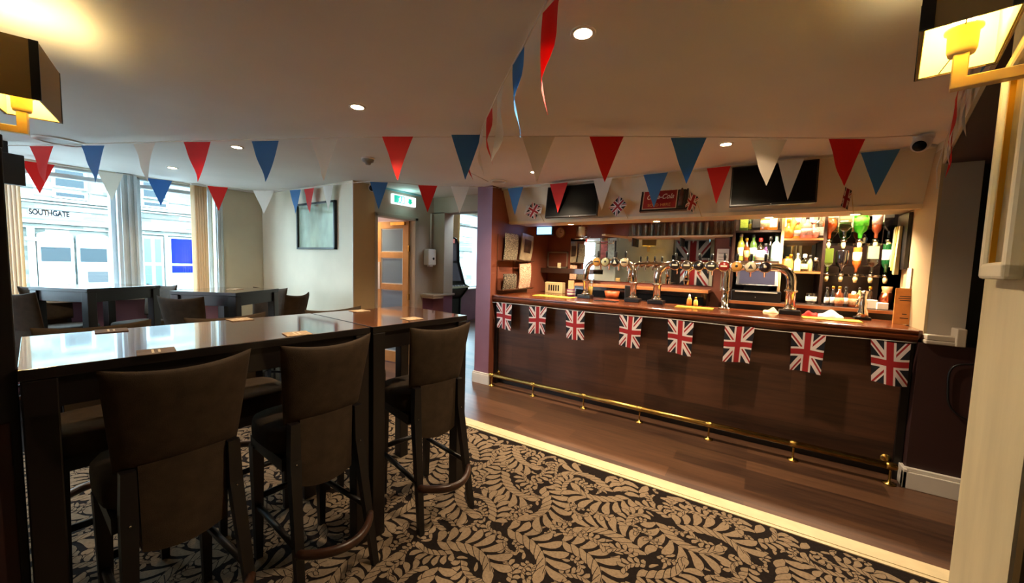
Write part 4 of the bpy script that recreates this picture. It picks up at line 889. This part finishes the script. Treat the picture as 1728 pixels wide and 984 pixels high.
sconce('brown woven-shaded wall lamp at the top left above the booth partition', (-2.3125, .208, 1.95), PI-.279, .24, 2.2)
# framed picture on the pier
pfm = thing('wall_picture', 'cream moulded picture frame on the right pier, cut by the photo edge', 'picture', (.482, 1.375, 1.71), -PI/2-.197+PI)
pfm.rotation_euler = (0, 0, math.atan2(.59, .118))
part('frame', MB().box(-.15, -.115, .0, .028, -.285, .25).box(.115, .15, .0, .028, -.285, .25).box(-.15, .15, 0, .028, -.285, -.245).box(-.15, .15, 0, .028, .215, .25), M_cream, pfm, bev=.008)
part('inner_moulding', MB().box(-.115, -.10, .0, .018, -.245, .215).box(.10, .115, .0, .018, -.245, .215), M_gold, pfm)
part('picture_panel', MB().box(-.115, .115, .0, .008, -.245, .215), mat('dim_brown_print', (120, 104, 66), .4, noise=.4, nscale=14), pfm)

# ---------------------------------------------------------------- bar stools
def make_stool(label):
    t = thing('bar_stool', label, 'bar stool', (0, 0, 0))
    # seat
    s = MB(); n = 8
    def ring(z, k):  # rounded square
        out = []
        for i in range(24):
            a = 2*PI*i/24; c, d = math.cos(a), math.sin(a); r_ = 1/(abs(c)**4+abs(d)**4)**.25
            out.append((.187*k*c*r_, .19*k*d*r_+.01, z))
        return out
    rs = [ring(.60, .93), ring(.615, .99), ring(.66, 1.0), ring(.69, .985), ring(.703, .93), ring(.708, .7), ring(.709, .3)]
    vs = sum(rs, []); fs = []
    for q in range(len(rs)-1):
        for i in range(24): fs.append((q*24+i, q*24+(i+1) % 24, (q+1)*24+(i+1) % 24, (q+1)*24+i))
    fs.append(tuple(range(24))[::-1]); fs.append(tuple(range((len(rs)-1)*24, len(rs)*24))); s.smooth = True; s.add(vs, fs)
    part('seat', s, M_fab, t)
    part('seat_frame', MB().prism([(-.175, -.17), (.175, -.17), (.165, .18), (-.165, .18)], 'z', .55, .602), M_leg, t)
    # backrest : upper pad, curved and wider at the top, dipped top edge
    def backpt(u, v, side):   # u -1..1, v 0..1
        hw = .165+.032*v; x = hw*u
        lean = -.185-.075*v
        y = lean+.035*(u*u) * (.6+.4*v) + (.025 if side > 0 else -.025)*math.sqrt(max(0, 1-abs(u)**6))*math.sqrt(max(0, 1-abs(2*v-1)**7))
        zt = .742+.322*v+.024*v*(abs(u)**2.0)-.012*(1-v)*(1-u*u)
        return (x, y, zt)
    b = MB(); E_ = lambda q: .5-.5*math.cos(PI*q)
    b.grid(lambda i, j: backpt(E_(i)*2-1, E_(j), 1), 20, 16); b.grid(lambda i, j: backpt(1-E_(i)*2, E_(j), -1), 20, 16)
    part('backrest', b, M_fab, t)
    # lower upholstered panel below the pad
    b = MB()
    b.grid(lambda i, j: ((i*2-1)*(.112+.004*j), -.205-.002*j+.012*(i*2-1)**2-.008, .47+.29*j-.022*(1-j)*(1-(i*2-1)**2)), 10, 8)
    b.grid(lambda i, j: ((1-i*2)*(.112+.004*j), -.175+.012*(i*2-1)**2, .47+.29*j-.022*(1-j)*(1-(i*2-1)**2)), 10, 8)
    b.grid(lambda i, j: ((-1)*(.112+.004*j), -.213+.012+.026*i, .47+.29*j), 2, 8); b.grid(lambda i, j: ((.112+.004*j), -.213+.012+.026*(1-i), .47+.29*j), 2, 8)
    part('back_panel', b, M_fab, t)
    # legs
    for sx in (-1, 1):
        l = MB(); l.taper((sx*.168, -.305, 0), .014, (sx*.142, -.20, .60), .021); l.taper((sx*.142, -.20, .60), .021, (sx*.139, -.198, .752), .018); part('leg', l, M_leg, t)
        l = MB(); l.taper((sx*.150, .155, 0), .014, (sx*.150, .155, .56), .024); part('leg', l, M_leg, t)
        part('stretcher', MB().tube([(sx*.165, -.262, .26), (sx*.150, .155, .26)], .013, 8), M_leg, t)
        part('stud', MB().lathe([(0, 0), (.005, 0), (.003, .003), (0, .004)], (sx*.142, -.226, .585), 8, 'y'), M_chrome, t)
    part('front_footrest', MB().tube([(-.150, .155, .30), (.150, .155, .30)], .015, 10), M_leg, t)
    part('curved_footrest', MB().tube([(-.165+.33*i/14, -.268-.115*math.sin(PI*i/14)**.8, .235) for i in range(15)], .016, 10, flat=1.3), mat('worn_footrest_wood', (58, 34, 20), .35, noise=.3, nscale=20), t)
    return t
stool0 = make_stool('brown suede bar stool nearest the bar end of the tall tables')
def put(bx, by, deg, label, first=[True], dist=.25):
    """bx,by: centre of the back's top edge; deg: facing direction"""
    a = math.radians(deg); dx, dy = math.cos(a), math.sin(a); loc = (bx+dx*dist, by+dy*dist, 0); rz = a-PI/2
    if first[0]:
        first[0] = False; stool0.location = loc; stool0.rotation_euler = (0, 0, rz); stool0['label'] = label; stool0['group'] = 'brown suede bar stools'; return stool0
    return dup(stool0, loc, rz, label, 'brown suede bar stools')
put(-1.42, 1.515, 168, 'brown suede bar stool nearest the bar, at the far right end of the tall tables')
put(-1.50, .918, 177, 'middle of the three brown suede bar stools on the near side of the tall tables')
put(-1.55, .44, 178.5, 'large-looking shadowed bar stool nearest the booth partition, back towards the viewer')
put(-2.68, .42, -4, 'bar stool on the window side of the tall table, behind the leftmost beer mats')
put(-2.60, .93, -4, 'bar stool on the window side of the long tall table, in the middle')
put(-2.50, 1.53, -6, 'bar stool on the window side of the small tall table by the oak door')
def seat_at(cx, cy, ang, dist, lat, label):
    a_ = math.radians(ang); n_ = (math.cos(a_), math.sin(a_)); d_ = dist+.25
    put(cx+n_[0]*d_-n_[1]*lat, cy+n_[1]*d_+n_[0]*lat, ang+180, label)
seat_at(-5.36, .88, 296, .36, .02, 'bar stool at the near left of the bay window table, back to the viewer')
seat_at(-5.36, .88, 206, .37, .02, 'bar stool in the left corner between the bay window sill and its table')
seat_at(-5.36, .88, 116, .36, 0, 'bar stool at the far right of the bay window table')
seat_at(-4.29, 1.56, 302, .33, .03, 'grey-looking bar stool in front of the corner table, back to the viewer')
seat_at(-4.29, 1.56, 32, .45, 0, 'bar stool right of the corner table, beside the picture wall')
seat_at(-4.29, 1.56, 122, .36, -.02, 'bar stool behind the corner table against the cream wall')

# ---------------------------------------------------------------- tables
M_apron = mat('black_brown_table_frame', (16, 9, 7), .4, coat=.1, noise=.2, nscale=9)
def make_table(label, hx, hy, top_z, legs, loc, rz, topm=M_table, name='tall_table', rim=True):
    t = thing(name, label, 'table', loc, rz)
    tt = MB().box(-hx, hx, -hy, hy, top_z-.032, top_z); tt.mi = [0, 0, 1, 1, 1, 1]; part('tabletop', tt, [topm, M_apron], t, bev=.0025)
    a = MB(); i = .02
    a.box(-hx+i, hx-i, -hy+i, -hy+i+.022, top_z-.125, top_z-.032); a.box(-hx+i, hx-i, hy-i-.022, hy-i, top_z-.125, top_z-.032)
    a.box(-hx+i, -hx+i+.022, -hy+i, hy-i, top_z-.125, top_z-.032); a.box(hx-i-.022, hx-i, -hy+i, hy-i, top_z-.125, top_z-.032)
    part('apron', a, M_apron, t, bev=.002)
    for lx_, ly_ in legs: part('leg', MB().box(lx_-.034, lx_+.034, ly_-.034, ly_+.034, 0, top_z-.034), M_apron, t, bev=.004)
    return t
RT = math.radians(-5.2)
def four(hx, hy, ins=.062, insy=None): insy = insy or ins; return [(sx*(hx-ins), sy*(hy-insy)) for sx in (-1, 1) for sy in (-1, 1)]
lg = [(-.289, -.489), (.289, -.489), (-.289, .489), (.289, .489)]
make_table('long polished dark wood tall table nearest the viewer, reflecting the windows', .327, .527, 1.10, lg, (-1.953, .667, 0), RT)
make_table('square polished tall table at the bar end, joined to the long one', .327, .323, 1.10, four(.327, .323, .036), (-1.866, 1.521, 0), RT)
make_table('square tall table in the bay window with stools around it', .31, .31, 1.10, four(.31, .31, .038), (-5.36, .88, 0), math.radians(26), mat('bay_table_top', (60, 52, 50), .15, coat=.8, noise=.1, nscale=9))
make_table('square tall table in the corner beside the cream picture wall', .30, .30, 1.10, four(.30, .30, .038), (-4.29, 1.56, 0), math.radians(32))
M_mat = mat('dark_beer_mat', (96, 76, 62), .7, noise=.3, nscale=60)
mats_ = [(-2.26, .40, 'dark beer mat on the window side of the long table, nearest the partition'), (-1.68, .40, 'dark beer mat on the near side of the long table, nearest the partition'), (-2.235, .86, 'beer mat on the window side of the long table, middle'), (-1.655, .85, 'pale-looking beer mat on the near side of the long table before the middle stool'), (-2.12, 1.48, 'beer mat at the far side of the square tall table'), (-1.64, 1.48, 'beer mat at the near side of the square tall table')]
for i, (x, y, tx) in enumerate(mats_):
    t = thing('beer_mat', tx, 'beer mat', (x, y, 1.1005), RT+random.uniform(-.15, .15), 'beer mats on the tall tables')
    part('mat_board', MB().box(-.048, .048, -.048, .048, 0, .003), M_mat if i in (0, 1) else mat('tan_beer_mat', (168, 142, 108), .7, noise=.3, nscale=60), t, bev=.001)
    part('print', MB().box(-.03, .03, -.012, -.006, .003, .0034).box(-.022, .022, .004, .010, .003, .0034), mat('cream_print', (206, 190, 160), .7), t)
t = thing('beer_mat', 'beer mat on the corner table near its far edge', 'beer mat', (-4.30, 1.62, 1.1005), .4, 'beer mats on the tall tables')
part('mat_board', MB().box(-.048, .048, -.048, .048, 0, .003), mat('tan_beer_mat', (168, 142, 108)), t)

# ---------------------------------------------------------------- left wall things
pt = thing('wall_picture', 'dark-framed glazed picture on the cream wall by the doorway', 'picture', (-4.59, 2.613, 1.82))
part('frame', MB().box(-.42, -.395, -.035, 0, -.285, .285).box(.395, .42, -.035, 0, -.285, .285).box(-.42, .42, -.035, 0, -.285, -.262).box(-.42, .42, -.035, 0, .262, .285), M_black, pt, bev=.002)
part('print', MB().box(-.395, .395, -.014, -.002, -.262, .262), mat('faded_green_print', (150, 164, 142), .15, coat=.8, noise=.5, nscale=5, stretch=(1, 1, .4)), pt)
# exit sign
ex = thing('exit_sign', 'lit green and white running man exit sign above the doorway', 'exit sign', (-3.865, 3.318, 2.185))
part('housing', MB().box(0, .04, -.19, .19, -.062, .062), mat('lit_white_sign', (236, 250, 250), .4, emit=.35), ex, bev=.008)
part('green_panel', MB().box(.04, .043, -.165, -.005, -.042, .045), mat('lit_green_sign', (20, 150, 130), .4, emit=.5), ex)
M_lw = mat('lit_white_symbol', (235, 255, 250), .4, emit=.5)
mn = MB().lathe([(0, 0), (.009, 0), (.009, .002), (0, .002)], (.0435, -.075, .028), 12, 'x').prism([(-.085, .018), (-.065, .018), (-.07, -.01), (-.05, -.035), (-.06, -.038), (-.08, -.014), (-.095, -.038), (-.105, -.034), (-.09, -.008), (-.10, .008)], 'x', .043, .0455)
mn.box(.043, .0455, -.045, -.018, -.035, .035)
part('running_figure', mn, M_lw, ex)
part('arrow', MB().prism([(.06, .03), (.06, -.005), (.04, -.005), (.085, -.04), (.13, -.005), (.11, -.005), (.11, .03)], 'x', .04, .0425), mat('green_arrow', (20, 150, 120), .4, emit=.4), ex)
light('exit_sign_glow', 'POINT', (.10, 0, 0), .35, (.5, 1, .95), size=.05, parent=ex)
single('cable_trunking', MB().box(-3.868, -3.85, 2.93, 3.62, 2.283, 2.302), mat('teal_grey_trunking', (120, 170, 176), .4), 'thin trunking along the ceiling line above the exit sign', 'trunking')
# soap dispenser
dp = thing('hand_dispenser', 'white wall dispenser with a dark oval window beside the doorway', 'dispenser', (-3.868, 3.76, 1.485))
part('housing', MB().box(0, .10, -.075, .075, -.11, .11), M_white, dp, bev=.015); part('window', MB().lathe([(0, 0), (.018, 0), (.018, .002), (0, .002)], (.10, .02, -.02), 16, 'x'), M_black, dp)
part('nozzle', MB().box(.03, .08, -.03, .03, -.13, -.11), M_white, dp); part('conduit', MB().tube([(.012, .05, .11), (.012, .05, .60)], .008, 8), M_white, dp)
# door frame and leaf
df = MB().box(-4.0, -3.855, 2.905, 2.94, 0, 1.99); df.box(-4.0, -3.855, 3.525, 3.575, 0, 1.99); df.box(-4.0, -3.855, 2.905, 3.575, 1.955, 2.0)
struct('trim_11', df, M_grey, .003)
d = bpy.data.objects.new('door_1', None); C.objects.link(d); d.location = (-3.96, 3.52, 0); d.rotation_euler = (0, 0, 0); d['kind'] = 'structure'
a = math.radians(84); w = .60; d.rotation_euler = (0, 0, PI+ (PI/2-a))   # leaf along local +x towards -x,
lf = MB()
z0s = [.06, .50, .94, 1.38, 1.92]
lf.box(0, .10, -.02, .02, .01, 1.955); lf.box(w-.10, w, -.02, .02, .01, 1.955)
for za, zb in ((.01, .16), (.58, .66), (1.02, 1.10), (1.46, 1.54), (1.86, 1.955)): lf.box(.10, w-.10, -.02, .02, za, zb)
part('door_leaf', lf, M_oak, d, bev=.003)
for za, zb in ((.16, .58), (.66, 1.02), (1.10, 1.46), (1.54, 1.86)):
    g = part('glazed_panel', MB().box(.10, w-.10, -.006, .006, za, zb), cloth('frosted_blue_glass', (176, 206, 226), .6), d)
    part('panel_bead', MB().box(.10, w-.10, -.012, .012, za, za+.014).box(.10, w-.10, -.012, .012, zb-.014, zb).box(.10, .114, -.012, .012, za, zb).box(w-.114, w-.10, -.012, .012, za, zb), M_frost, g)
part('push_plate', MB().box(w-.085, w-.025, -.024, .024, 1.02, 1.40), M_white, d); part('hinge', MB().box(-.01, .012, -.024, .024, 1.55, 1.63).box(-.01, .012, -.024, .024, .9, .98), M_brass, d)
part('door_closer', MB().box(.05, .3, .02, .05, 1.90, 1.94), M_brass, d)
# gaming machine
gm = thing('gaming_machine', 'black upright gaming machine in the passage beyond the doorway', 'gaming machine', (-5.35, 5.55, 0))
side = [(-.30, 0), (.30, 0), (.32, .70), (.50, .90), (.50, .96), (.42, 1.0), (.26, 1.42), (.24, 1.80), (.18, 1.90), (.05, 1.95), (-.30, 1.95)]
for y in (-.29, .26): part('side_panel', MB().prism(side, 'y', y, y+.03), mat('black_gloss_cabinet', (16, 12, 14), .2, coat=.6), gm, bev=.004)
part('cabinet', MB().prism([(a_-.03 if a_ > 0 else a_+.01, b_ if b_ < 1.9 else b_-.02) for a_, b_ in side], 'y', -.26, .26), M_black, gm)
part('upper_screen', MB().hexa([(.235, -.22, 1.45), (.235, .22, 1.45), (.225, .22, 1.45), (.225, -.22, 1.45)], [(.222, -.22, 1.78), (.222, .22, 1.78), (.21, .22, 1.78), (.21, -.22, 1.78)]), mat('dim_grey_screen', (84, 84, 92), .15, emit=.05), gm)
part('lower_screen', MB().hexa([(.37, -.22, 1.06), (.37, .22, 1.06), (.36, .22, 1.06), (.36, -.22, 1.06)], [(.245, -.22, 1.40), (.245, .22, 1.40), (.235, .22, 1.40), (.235, -.22, 1.40)]), mat('dim_grey_screen', (84, 84, 92)), gm)
part('top_sign', MB().box(.18, .215, -.18, .18, 1.80, 1.88), mat('pink_top_sign', (206, 120, 110), .4, emit=.2), gm)
for i in range(6): part('button', MB().lathe([(0, 0), (.026, 0), (.026, .015), (0, .02)], (.45, -.20+.08*i, .962), 12), mat('lit_white_button', (226, 226, 230), .3), gm)
part('control_shelf', MB().box(.30, .52, -.29, .29, .93, .965), M_chrome, gm)
# blinds
def blind(label, y0, y1, z0, z1, n, c=(222, 190, 140)):
    t = thing('vertical_blind', label, 'blind', (-5.93, (y0+y1)/2, z0)); h = z1-z0; w = (y1-y0)/n
    part('headrail', MB().box(-.02, .02, -(y1-y0)/2, (y1-y0)/2, h-.02, h), M_white, t)
    for i in range(n):
        yc = -(y1-y0)/2+w*(i+.5)
        part('slat', MB().hexa([(-.03, yc-w*.5, 0), (.03, yc+w*.45, 0), (.03, yc+w*.5, 0), (-.03, yc-w*.42, 0)], [(-.03, yc-w*.5, h-.02), (.03, yc+w*.45, h-.02), (.03, yc+w*.5, h-.02), (-.03, yc-w*.42, h-.02)]), cloth('blind_fabric_%d' % c[0], c, .45), t)
blind('gathered beige vertical blind at the right side of the bay window', 1.79, 1.94, .95, 2.30, 6)
blind('gathered beige vertical blind at the left side of the bay window', .34, .49, .95, 2.30, 6)
blind('gathered beige vertical blind beside the passage window', 6.50, 6.75, .85, 2.70, 5)
# small black wall tv top left
st = thing('small_television', 'small black television hung high at the far left by the bay window', 'television', (-5.2, .36, 2.09), .25)
part('housing', MB().box(-.03, .03, -.09, .10, -.13, .12), M_black, st, bev=.005); part('bracket', MB().box(-.015, .015, -.02, .02, .12, .214), M_black, st)
# cable on maroon wall
single('black_cable', MB().tube(chaikin([(1.30, 3.535, .885), (1.10, 3.535, .885), (1.045, 3.535, .84), (1.05, 3.535, .70), (1.06, 3.535, .60), (1.12, 3.535, .53), (1.30, 3.535, .49)], 3), .006, 6), M_black, 'black cable looping down the dark maroon wall right of the bar', 'cable')
single('door_knob', MB().tube([(0, 0, 0), (0, -.03, 0)], .006, 8).lathe([(0, 0), (.011, .003), (0, .01)], (0, -.03, 0), 10, 'y'), M_chrome, 'small bright knob on the dark door right of the bar', 'knob', (1.125, 3.72, 1.25))
# magazine rack with papers
mr = thing('magazine_rack', 'brown wire magazine rack on the red-brown wall at the left end of the bar', 'rack', (-2.598, 3.98, 1.45))
wire = MB(); 
for z in (-.33, .02): wire.tube([(.10, -.34, z), (.10, .36, z)], .004, 6); wire.tube([(.005, -.34, z-.02), (.10, -.34, z)], .004, 6); wire.tube([(.005, .36, z-.02), (.10, .36, z)], .004, 6)
for y in (-.34, 0, .36): wire.tube([(.006, y, -.34), (.006, y, .32)], .004, 6)
for y in [-.30+.1*i for i in range(7)]: wire.tube([(.10, y, .02), (.10, y, -.02)], .002, 5); wire.tube([(.10, y, -.33), (.10, y, -.28)], .002, 5)
part('wire_frame', wire, mat('bronze_wire', (96, 62, 40), .4, .6), mr); part('tray', MB().box(.004, .10, -.34, .36, -.342, -.336).box(.004, .10, -.34, .36, .010, .016), mat('bronze_wire', (96, 62, 40)), mr)
def newsmat(nm, a_, b_, sc_):
    mt = bpy.data.materials.new(nm); mt.use_nodes = True; nt = mt.node_tree; b = nt.nodes['Principled BSDF']
    tc = nt.nodes.new('ShaderNodeTexCoord'); n = nt.nodes.new('ShaderNodeTexNoise'); mp = nt.nodes.new('ShaderNodeMapping'); mp.inputs['Scale'].default_value = (1, 1, 2.6)
    nt.links.new(tc.outputs['Object'], mp.inputs[0]); nt.links.new(mp.outputs[0], n.inputs[0]); n.inputs['Scale'].default_value = sc_; n.inputs['Detail'].default_value = 3
    r = nt.nodes.new('ShaderNodeValToRGB'); r.color_ramp.interpolation = 'CONSTANT'; r.color_ramp.elements[0].color = (*lin(a_), 1); r.color_ramp.elements[1].position = .52; r.color_ramp.elements[1].color = (*lin(b_), 1)
    nt.links.new(n.outputs[0], r.inputs[0]); nt.links.new(r.outputs[0], b.inputs['Base Color']); b.inputs['Roughness'].default_value = .6
    return mt
def paper(label, y, z, w, h, m_, cover=None, tilt=.0, nm='newspaper'):
    t = thing(nm, label, 'newspaper' if nm == 'newspaper' else 'magazine', (-2.53, y, z)); t.rotation_euler = (tilt, .12, 0)
    b = MB().grid(lambda u, v: (.012*math.sin(v*3)-.02*v, (u-.5)*w, v*h), 6, 10)
    b.grid(lambda u, v: (.012*math.sin(v*3)-.02*v-.014, (.5-u)*w, v*h), 6, 10); b.grid(lambda u, v: (.012*math.sin(v*3)-.02*v-.014*(1-u), -.5*w, v*h), 1, 10); b.grid(lambda u, v: (.012*math.sin(v*3)-.02*v-.014*u, .5*w, v*h), 1, 10)
    part('pages', b, m_, t)
    if cover: part('cover_picture', MB().grid(lambda u, v: (.0135*math.sin((.3+v*.5)*3)-.02*(.3+v*.5)+.002, (u-.5)*w*.6, (.3+v*.5)*h), 5, 6), cover, t)
paper('folded black and white newspaper in the upper left pocket of the wire rack', 3.82, 1.474, .27, .31, newsmat('newsprint', (96, 88, 74), (190, 178, 150), 70))
paper('magazine with a dark portrait cover in the upper right pocket of the wire rack', 4.16, 1.474, .28, .33, mat('beige_magazine', (150, 134, 108), .4, noise=.3, nscale=8), mat('portrait_brown', (64, 40, 28), .4, noise=.6, nscale=14), -.08, 'magazine')
paper('short dark-printed newspaper in the lower left pocket of the wire rack', 3.82, 1.122, .27, .18, newsmat('newsprint_dark', (50, 44, 38), (140, 128, 106), 50))
paper('red and white newspaper in the lower right pocket of the wire rack', 4.16, 1.122, .27, .31, newsmat('newsprint_red', (190, 120, 96), (222, 210, 180), 60), None, .05)
# things behind the camera, reflected in the mirror
def fnb(u, v): return ((.5-u)*.95, .012*math.sin(u*9), (v-.5)*1.35)
o = link('wall_flag', uvgrid('wall_flag', fnb, 12, 10, M_uj), None, (-1.78, -3.03, 1.60)); tag(o, 'large union flag on the wall opposite the bar, seen in the mirror', 'flag')
pfr = thing('wall_poster', 'framed multicoloured posters on the wall opposite the bar, seen in the mirror', 'poster', (-4.2, -3.04, 1.95))
part('frame', MB().box(-.55, .55, 0, .04, -.40, .40), mat('brown_frame', (120, 84, 60), .4), pfr)
for i, c_ in enumerate(((226, 120, 110), (240, 230, 210), (60, 60, 66), (110, 140, 190))): part('poster_panel', MB().box(-.5+i*.25, -.27+i*.25, .04, .045, -.35, .35), mat('poster_%d' % i, c_, .5, noise=.3, nscale=12), pfr)
single('notice_plate', MB().box(-.09, .09, 0, .01, -.09, .09), mat('blue_notice', (50, 70, 130), .4), 'small blue notice on the wall opposite the bar, seen in the mirror', 'notice', (-2.6, -3.045, 1.68))

# ---------------------------------------------------------------- bunting
def pennant(label, p0, p1, drop, m_, seed, group, thick=.0006, fold=.012, tipoff=0):
    p0, p1 = Vector(p0), Vector(p1); mid = (p0+p1)/2; d = (p1-p0); wdt = d.length; d.normalize(); nrm = Vector((d.y, -d.x, 0)).normalized()
    r2 = random.Random(seed); ph = r2.random()*6; tw = (r2.random()-.5)*.5
    mb = MB(); nv, nu = 10, 6
    for side in (1, -1):
        vs = []
        for j in range(nv+1):
            v = j/nv; hw = wdt/2*(1-v)+.001
            for i in range(nu+1):
                u = (i/nu*2-1)*side
                q = mid+d*(u*hw*math.cos(tw*v)+tipoff*v)+nrm*(fold*math.sin(5.2*v+u*2.5*(1-v)+ph)*v+u*hw*math.sin(tw*v)+side*thick/2)-Vector((0, 0, drop*v))
                vs.append(tuple(q-mid))
        mb.smooth = True; mb.add(vs, [(j*(nu+1)+i, j*(nu+1)+i+1, (j+1)*(nu+1)+i+1, (j+1)*(nu+1)+i) for j in range(nv) for i in range(nu)])
    o = single('pennant', mb, m_, label, 'bunting', tuple(mid), None, group)
    return o
def ribbon(label, pts, r=.004): return single('bunting_ribbon', MB().tube(pts, r, 6), M_string, label, 'ribbon')
CN = {'r': ('red', M_red), 'b': ('blue', M_blue), 'w': ('white', M_wht)}
ZA = 2.262
SA = [((-4.988, .475), (-4.797, .575), 'r', 'at its window end'), ((-4.55, .689), (-4.37, .784), 'b', 'over the bay table'), ((-4.08, .888), (-3.876, .964), 'w', 'before the window mullion'), ((-3.65, 1.068), (-3.461, 1.169), 'r', 'left of the far spotlight'), ((-3.155, 1.316), (-2.958, 1.406), 'b', 'over the corner table'), ((-2.704, 1.498), (-2.527, 1.592), 'w', 'above the framed picture'), ((-2.202, 1.711), (-2.013, 1.812), 'r', 'beside the smoke detector'), ((-1.757, 1.91), (-1.583, 2.004), 'b', 'before the plum pillar'), ((-1.366, 2.16), (-1.179, 2.26), 'w', 'over the small left television'), ((-.981, 2.367), (-.792, 2.468), 'r', 'between the two televisions'), ((-.537, 2.631), (-.344, 2.734), 'b', 'in front of the red enamel sign'), ((-.108, 2.899), (.084, 3.002), 'w', 'in front of the large television'), ((.302, 3.106), (.487, 3.205), 'r', 'at the right end')]
ribbon('white ribbon of the long bunting string crossing the whole room', [(-5.99, .02, 2.295), (-5.0, .47, 2.266), (-3.9, .95, 2.266), (-2.4, 1.64, 2.266), (-1.0, 2.36, 2.266), (.3, 3.105, 2.266), (.55, 3.24, 2.27), (.80, 3.42, 2.30)])
for i, (a_, b_, c_, w_) in enumerate(SA): pennant('%s pennant %s on the long string crossing the room' % (CN[c_][0], w_), (*a_, ZA), (*b_, ZA), .29, CN[c_][1], i, 'pennants on the long string across the room')
SB = [(-2.46, -2.255, 'b', 'at the pillar end'), (-1.923, -1.718, 'r', 'over the small left television'), (-1.44, -1.25, 'w', 'right of the small left television'), (-.958, -.747, 'b', 'covering the red enamel sign'), (-.436, -.262, 'r', 'left of the large television'), (.056, .216, 'w', 'across the large television'), (.535, .733, 'b', 'by the security camera')]
ribbon('white ribbon of the bunting along the top of the bar soffit', [(-2.59, 3.61, 2.29), (-1.0, 3.62, 2.278), (.80, 3.62, 2.285)], .003)
for i, (a_, b_, c_, w_) in enumerate(SB): pennant('%s pennant %s on the string along the bar soffit' % (CN[c_][0], w_), (a_, 3.62, 2.277), (b_, 3.62, 2.277), .30, CN[c_][1], 20+i, 'pennants along the bar soffit', fold=.006)
SC = [((-5.86, .50), (-5.83, .70), 'r', 'nearest the small television'), ((-5.80, .98), (-5.79, 1.17), 'w', 'before the first bay window'), ((-5.78, 1.36), (-5.70, 1.55), 'b', 'before the second bay window'), ((-5.66, 1.87), (-5.55, 2.04), 'r', 'beside the window trim'), ((-5.46, 2.28), (-5.22, 2.42), 'w', 'in the pale corner'), ((-4.98, 2.49), (-4.79, 2.525), 'b', 'left of the framed picture'), ((-4.72, 2.53), (-4.52, 2.54), 'r', 'over the framed picture'), ((-4.33, 2.54), (-4.14, 2.55), 'w', 'by the wall corner'), ((-3.57, 2.62), (-3.42, 2.73), 'b', 'beside the exit sign'), ((-3.22, 2.98), (-3.05, 3.10), 'r', 'right of the exit sign'), ((-2.93, 3.19), (-2.75, 3.29), 'w', 'against the plum pillar')]
ribbon('white ribbon of the bunting running along the window and picture walls', [(-5.88, .2, 2.275)]+[(x, y, 2.266) for a_, b_, _, _ in SC for x, y in (a_, b_)]+[(-2.62, 3.45, 2.28), (-2.58, 3.56, 2.285)], .003)
for i, (a_, b_, c_, w_) in enumerate(SC): pennant('%s pennant %s on the string along the far walls' % (CN[c_][0], w_), (*a_, 2.262), (*b_, 2.262), .29, CN[c_][1], 40+i, 'pennants along the window and picture walls', fold=.006)
dpts = [(-.35, .84, 2.25), (-.61, 1.10, 2.266), (-.822, 1.29, 2.266), (-.955, 1.403, 2.266), (-1.169, 1.597, 2.266), (-1.377, 1.794, 2.266), (-1.75, 2.15, 2.27), (-2.36, 2.72, 2.285), (-2.50, 3.30, 2.295)]
ribbon('ribbon of the bunting string running from overhead towards the plum pillar', dpts, .0045)
def along(t0, t1): return t0, t1
SD = [((-.575, 1.10), (-.66, 1.15), 'r', 'large, nearest overhead', .33), ((-.815, 1.285), (-.93, 1.38), 'b', 'second, under the overhead string', .31), ((-1.06, 1.50), (-1.17, 1.60), 'w', 'third, curled', .33), ((-1.26, 1.685), (-1.38, 1.795), 'r', 'fourth, thin edge-on', .27), ((-1.50, 1.91), (-1.62, 2.03), 'w', 'fifth, thin edge-on', .27), ((-1.85, 2.24), (-1.98, 2.36), 'r', 'sixth, far small', .2)]
for i, (a_, b_, c_, w_, dr_) in enumerate(SD): pennant('%s pennant, %s, on the string leading away from the viewer' % (CN[c_][0], w_), (*a_, 2.262), (*b_, 2.262), dr_, CN[c_][1], 60+i, 'pennants on the string leading away', fold=.03, tipoff=.03)
# tangle at the right step
SE = [((.60, 2.02), (.64, 2.16), 'b', 'highest', .13), ((.66, 2.35), (.70, 2.50), 'w', 'upper', .26), ((.70, 2.60), (.73, 2.74), 'r', 'middle', .24), ((.76, 2.85), (.79, 2.98), 'w', 'lower', .28), ((.83, 3.10), (.86, 3.22), 'r', 'lowest, tangled', .30)]
ribbon('short tangled bunting ribbon along the cream ceiling step at the right', [(.53, 1.75, 2.29), (.60, 2.02, 2.285), (.72, 2.6, 2.28), (.84, 3.18, 2.275), (.90, 3.48, 2.24), (.885, 3.50, 2.10), (.90, 3.52, 1.98)], .003)
for i, (a_, b_, c_, w_, dr_) in enumerate(SE): pennant('%s hanging pennant, %s, along the cream ceiling step at the right' % (CN[c_][0], w_), (*a_, 2.28), (*b_, 2.28), dr_, CN[c_][1], 70+i, 'pennants along the right ceiling step', fold=.012)
